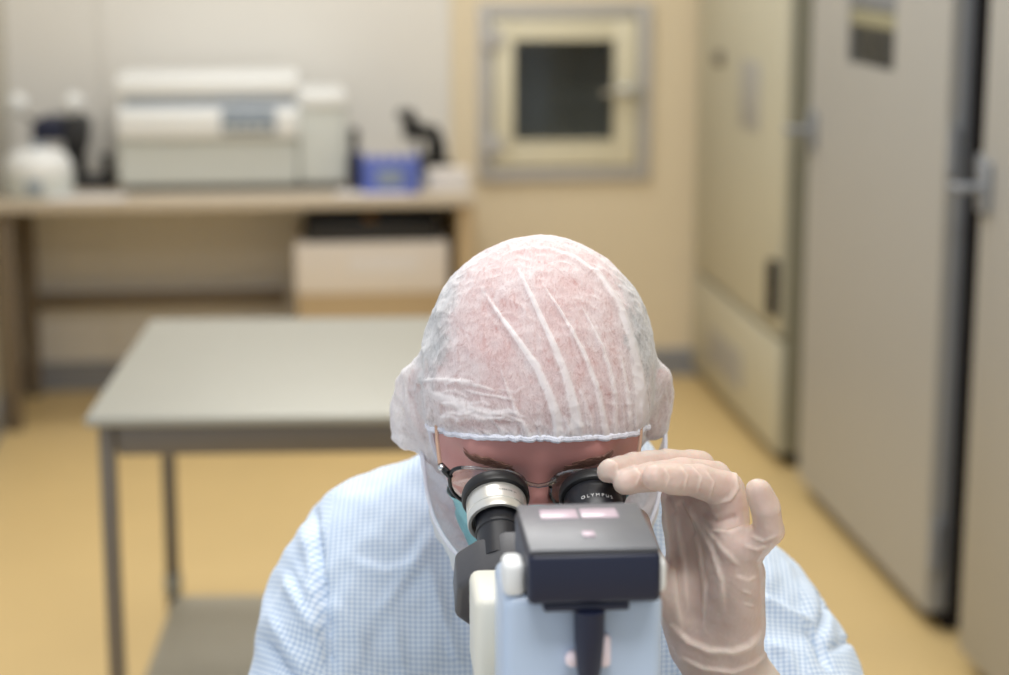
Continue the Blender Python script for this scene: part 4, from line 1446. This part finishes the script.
EP = P(543.5, 491, 1.282)
MYAW = rad(5.7)
ms = empty('microscope', p2w(EP[0], EP[1]) + (DZ + .0005,), -PERSON_AZ + MYAW, label='large pale blue microscope in front of the person, with one silver and one black eyepiece', cat='microscope')
E_Z = EP[2] - DZ - .0005
TILT = rad(30)
AX = (0, -math.cos(TILT), -math.sin(TILT))          # from the eye down the tube
def zz(v): return v - DZ - .0005


def ep_mx(x): 
    m = Matrix.Translation((x, 0, E_Z)) @ Matrix(((-1, 0, 0, 0), (0, math.sin(TILT), -math.cos(TILT), 0), (0, -math.cos(TILT), -math.sin(TILT), 0), (0, 0, 0, 1)))
    return m


def eyepiece(x, silver):
    mx = ep_mx(x)
    rt = MB().lathe([(.0148, .022), (.0148, .036), (.0154, .0365), (.0154, .0385), (.0146, .039), (.0146, .050), (.0152, .0505), (.0152, .066), (.010, .066), (.010, .022)], mx, 64, True).build('eyepiece', M['scope_black'], ms,
            'eyepiece with a silver ring' if silver else 'black eyepiece with white lettering')
    MB().lathe([(.0165, .009), (.0160, .003), (.0172, .0006), (.0206, .0), (.0222, .0008), (.0229, .0028), (.0230, .0070), (.0224, .0086), (.0208, .0094), (.0165, .0095)], mx, 72, True).build('eyecup', M['black'], rt)
    if silver:
        MB().lathe([(.0200, .0096), (.0203, .0102), (.0203, .0222), (.0197, .0226), (.0197, .0232), (.0203, .0236), (.0203, .0288), (.0198, .0296), (.0178, .0296), (.0172, .0288), (.0170, .0215), (.0148, .0212), (.0148, .0096)], mx, 72, True).build('focus_ring', M['silver'], rt)
    else:
        MB().lathe([(.0198, .0096), (.0200, .0102), (.0193, .0160), (.0193, .0280), (.0172, .0310), (.0150, .0315), (.0148, .0096)], mx, 72, True).build('focus_ring', M['scope_black'], rt)
    MB().lathe([(0, .0072), (.008, .0068), (.0162, .0078), (.0162, .0090), (0, .0090)], mx, 48).build('eye_lens', M['dark_glass'], rt)
    return rt, mx


def wrap_text(name, s, size, r, h, ang0, mx, material, parent, track=1.0):
    cu = bpy.data.curves.new('t', 'FONT'); cu.body = s; cu.size = size; cu.align_x = 'CENTER'; cu.space_character = track
    to = bpy.data.objects.new('t', cu)
    COL.objects.link(to)
    bpy.context.view_layer.update()
    me = bpy.data.meshes.new_from_object(to.evaluated_get(bpy.context.evaluated_depsgraph_get()))
    bpy.data.objects.remove(to); bpy.data.curves.remove(cu)
    b2 = bmesh.new(); b2.from_mesh(me); bpy.data.meshes.remove(me)
    bmesh.ops.triangulate(b2, faces=b2.faces)
    for vv in b2.verts:
        a = ang0 - vv.co.x / r
        vv.co = Vector((r * math.cos(a), r * math.sin(a), h - vv.co.y))
    bmesh.ops.solidify(b2, geom=b2.faces[:], thickness=.00012)
    bmesh.ops.transform(b2, matrix=mx, verts=b2.verts)
    m2 = bpy.data.meshes.new(name); b2.to_mesh(m2); b2.free()
    return link_mesh(name, m2, material, parent, False)


xl, xr = P(495, 491, 1.282)[0] - EP[0], P(592, 492, 1.282)[0] - EP[0]
el_, mxl = eyepiece(xl, True)
er_, mxr = eyepiece(xr, False)
wrap_text('lettering', 'OLYMPUS', .0038, .01945, .0243, rad(-90), mxr, M['ink'], er_, 1.5)
tk = MB()
for i, (w, hgt) in enumerate(zip((.0009, .0006, .0009, .0007, .0009, .0005, .0009, .0009, .0004, .0008, .0004), (.0014, .0013, .0014, .0014, .0012, .0014, .0013, .0014, .0005, .0013, .0005))):
    a = rad(-90 - 2 - i * 3.6)
    b2 = bmesh.new(); bmesh.ops.create_cube(b2, size=1)
    tk._merge(b2, mxl @ Matrix.Rotation(a, 4, 'Z') @ Matrix.Translation((.0203, 0, .0165)) @ Matrix.Diagonal((.0003, w * .8, hgt, 1)))
tk.build('engraving', M['ink_dark'], el_, smooth=False)

# binocular head
hmx = ep_mx(0)
def house_poly(s):
    q = [(.006, .017), (.030, .017), (.050, .008), (.0625, -.003), (.0635, -.033), (.052, -.045), (.006, -.047)]
    return q if s > 0 else [(-a, b) for a, b in reversed(q)]
for s in (-1, 1):
    hb = MB().prism([(a, -b) for a, b in house_poly(s)][::-1], .0495, .0815, .004, hmx, 3)
    h_ = hb.build('tube_housing', M['scope_dark'], ms)
    sc_x = s * .034
    MB().lathe([(0, .0813), (.0022, .0813), (.0024, .0825), (0, .083)], hmx @ Matrix.Translation((sc_x, -.009, 0)), 16).build('screw', M['scope_black'], h_)
MB().lathe([(0, .040), (.020, .040), (.022, .046), (.022, .09), (0, .09)], hmx, 40).build('hinge_hub', M['scope_dark'], ms)
nk = MB().prism([(-.045, zz(1.07)), (.0, zz(1.095)), (.0, zz(1.02)), (-.11, zz(1.02)), (-.11, zz(1.085))], -.036, .036, .006, Matrix(((0, 0, 1, 0), (1, 0, 0, -.055), (0, 1, 0, 0), (0, 0, 0, 1))))
nk.build('head_mount', M['scope_cream'], ms)

# cream arm behind the housing, with its grey lower cover
ax0_, ax1_ = P(470.5, 620, 1.175)[0] - EP[0] - .0105, .052
MB().box((ax0_, -.150, zz(1.043)), (ax1_, -.088, zz(1.102)), .006, 3).build('arm', M['scope_cream'], ms)
MB().box((ax0_ + .0015, -.1495, zz(.80)), (ax1_ - .0015, -.090, zz(1.0425)), .003).build('arm_cover', M['scope_grey'], ms)
MB().lathe([(0, 0), (.0095, 0), (.0105, .003), (.0105, .010), (0, .010)], axis_mx((P(507, 620, 1.13)[0] - EP[0] - .012, -.150, zz(1.068)), (0, -1, 0)), 28).build('knob', M['scope_cream'], ms)

# pale blue rear housing
bxl, bxr = -.0460, .0445
MB().box((bxl, -.238, zz(.84)), (bxr, -.166, zz(1.1345)), .007, 3).build('rear_housing', M['scope_body'], ms)
for x in (bxl + .0065, bxr - .0045):
    MB().box((x - .0062, -.2375, zz(1.134)), (x + .0062, -.214, zz(1.1535)), .004, 3).build('shoulder', M['white_lid'], ms)
# dark box on top
kx0, kx1 = -.0335, .0405
MB().box((kx0, -.2535, zz(1.1345)), (kx1, -.165, zz(1.1635)), .0035, 3).build('lamp_house', M['navy_case'], ms)
lt = MB()
z0, z1 = zz(1.1637), zz(1.1665)
lt.box((kx0 + .001, -.2525, z0), (kx1 - .001, -.166, z1), .0012)
top = lt.build('lamp_house_top', M['gloss_top'], ms)  # paler than the case: ceiling reflection put into its colour
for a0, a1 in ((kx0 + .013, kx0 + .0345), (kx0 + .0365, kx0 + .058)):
    MB().box((a0, -.196, z1 - .0002), (a1, -.178, z1 + .0004), .0002).build('pink_reflection_patch', M['pink'], top)  # flat pink patches painted as reflections on the glossy top
MB().box((kx0 + .033, -.232, z1 - .0002), (kx0 + .040, -.222, z1 + .0010), .0005).build('pink_reflection_patch', M['pink'], top)
bx_c = P(590, 640, 1.03)[0] - EP[0] - math.sin(MYAW) * .25
MB().box((bx_c - .026, -.251, zz(1.1295)), (bx_c + .022, -.2385, zz(1.1343)), .0015).build('connector_plate', M['navy_case'], ms)
MB().lathe([(0, 0), (.0088, 0), (.0085, -.016), (.0070, -.034), (.0040, -.048), (.0036, -.10), (0, -.10)], Matrix.Translation((bx_c, -.2475, zz(1.1294))), 28).build('cable_plug', M['navy_case'], ms)
MB().lathe([(0, 0), (.0042, 0), (.0046, .002), (.0044, .005), (.0028, .0062), (0, .0064)], axis_mx((bx_c - .0085, -.2381, zz(1.0985)), (0, -1, 0)), 24).build('pink_glint', M['pink_glint'], ms)  # pale studs coloured as pink glints beside the plug
MB().prism([(bx_c + .0098 + .0032 * math.cos(t), zz(1.1015) + (.0075 if math.sin(t) > 0 else -.0055) + .0032 * math.sin(t)) for t in np.linspace(0, 2 * PI, 24, endpoint=False)], .2381, .2425, .001,
           Matrix(((1, 0, 0, 0), (0, 0, -1, 0), (0, 1, 0, 0), (0, 0, 0, 1)))).build('pink_glint', M['pink_glint'], ms)

# foot, stage and the rest on the user's side
MB().prism([(-.075, -.255), (.075, -.255), (.085, -.10), (.07, .02), (-.07, .02), (-.085, -.10)], 0, .05, .012, None, 3).build('foot', M['scope_cream'], ms)
MB().box((-.036, -.238, .05), (.036, -.155, zz(.845)), .006).build('column', M['scope_cream'], ms)
MB().lathe([(0, 0), (.024, 0), (.026, .01), (.026, .022), (0, .024)], Matrix.Translation((0, -.055, zz(.995))), 40).build('nosepiece', M['chrome'], ms)
for k in range(4):
    a = k * PI / 2 + .4
    MB().lathe([(0, 0), (.009, 0), (.0105, -.006), (.0105, -.026), (.006, -.036), (0, -.037)], axis_mx((.015 * math.cos(a), -.055 + .015 * math.sin(a), zz(.9945)), (-.35 * math.cos(a), -.35 * math.sin(a), 1)), 24).build('objective', M['silver'], ms)
MB().box((-.08, -.086, zz(.925)), (.08, .0, zz(.935)), .003).build('stage', M['scope_black'], ms)
MB().lathe([(0, 0), (.02, 0), (.02, -.04), (.012, -.045), (0, -.045)], Matrix.Translation((0, -.05, zz(.924))), 32).build('condenser', M['scope_black'], ms)
MB().lathe([(0, -.074), (.018, -.074), (.018, -.060), (.025, -.059), (.025, .059), (.018, .060), (.018, .074), (0, .074)], Matrix.Translation((0, -.115, zz(.825))) @ Matrix.Rotation(PI / 2, 4, 'Y'), 40).build('focus_knob', M['scope_grey'], ms)

# ------------------------------------------------------------------ light
sc.world = bpy.data.worlds.new('world')
sc.world.use_nodes = True
bg = sc.world.node_tree.nodes['Background']
bg.inputs[0].default_value = (0.86, 0.92, 1.0, 1)
bg.inputs[1].default_value = 0.68


def lamp(x, y, sx, sy, w, col=(1, .995, .985)):
    l = bpy.data.lights.new('ceiling_panel_light', 'AREA')
    l.shape = 'RECTANGLE'; l.size = sx; l.size_y = sy; l.energy = w; l.color = col
    o = bpy.data.objects.new('ceiling_panel_light', l)
    COL.objects.link(o)
    o.location = (x, y, Z_CEIL - .02)
    return o


lamp(0.15, 0.4, 1.2, .6, 27)
lamp(0.15, 2.2, 1.2, .6, 27)
lamp(0.15, 4.0, 1.2, .6, 26)
lamp(0.15, 5.5, 1.2, .6, 19)

sc.view_settings.view_transform = 'Standard'
sc.view_settings.look = 'None'
sc.view_settings.gamma = 1.0
sc.view_settings.use_curve_mapping = False
sc.view_settings.exposure = 0.0
sc.cycles.use_denoising = True
sc.cycles.max_bounces = 10
sc.cycles.transparent_max_bounces = 16
sc.cycles.caustics_reflective = False
sc.cycles.caustics_refractive = False
sc.cycles.sample_clamp_indirect = 6.0
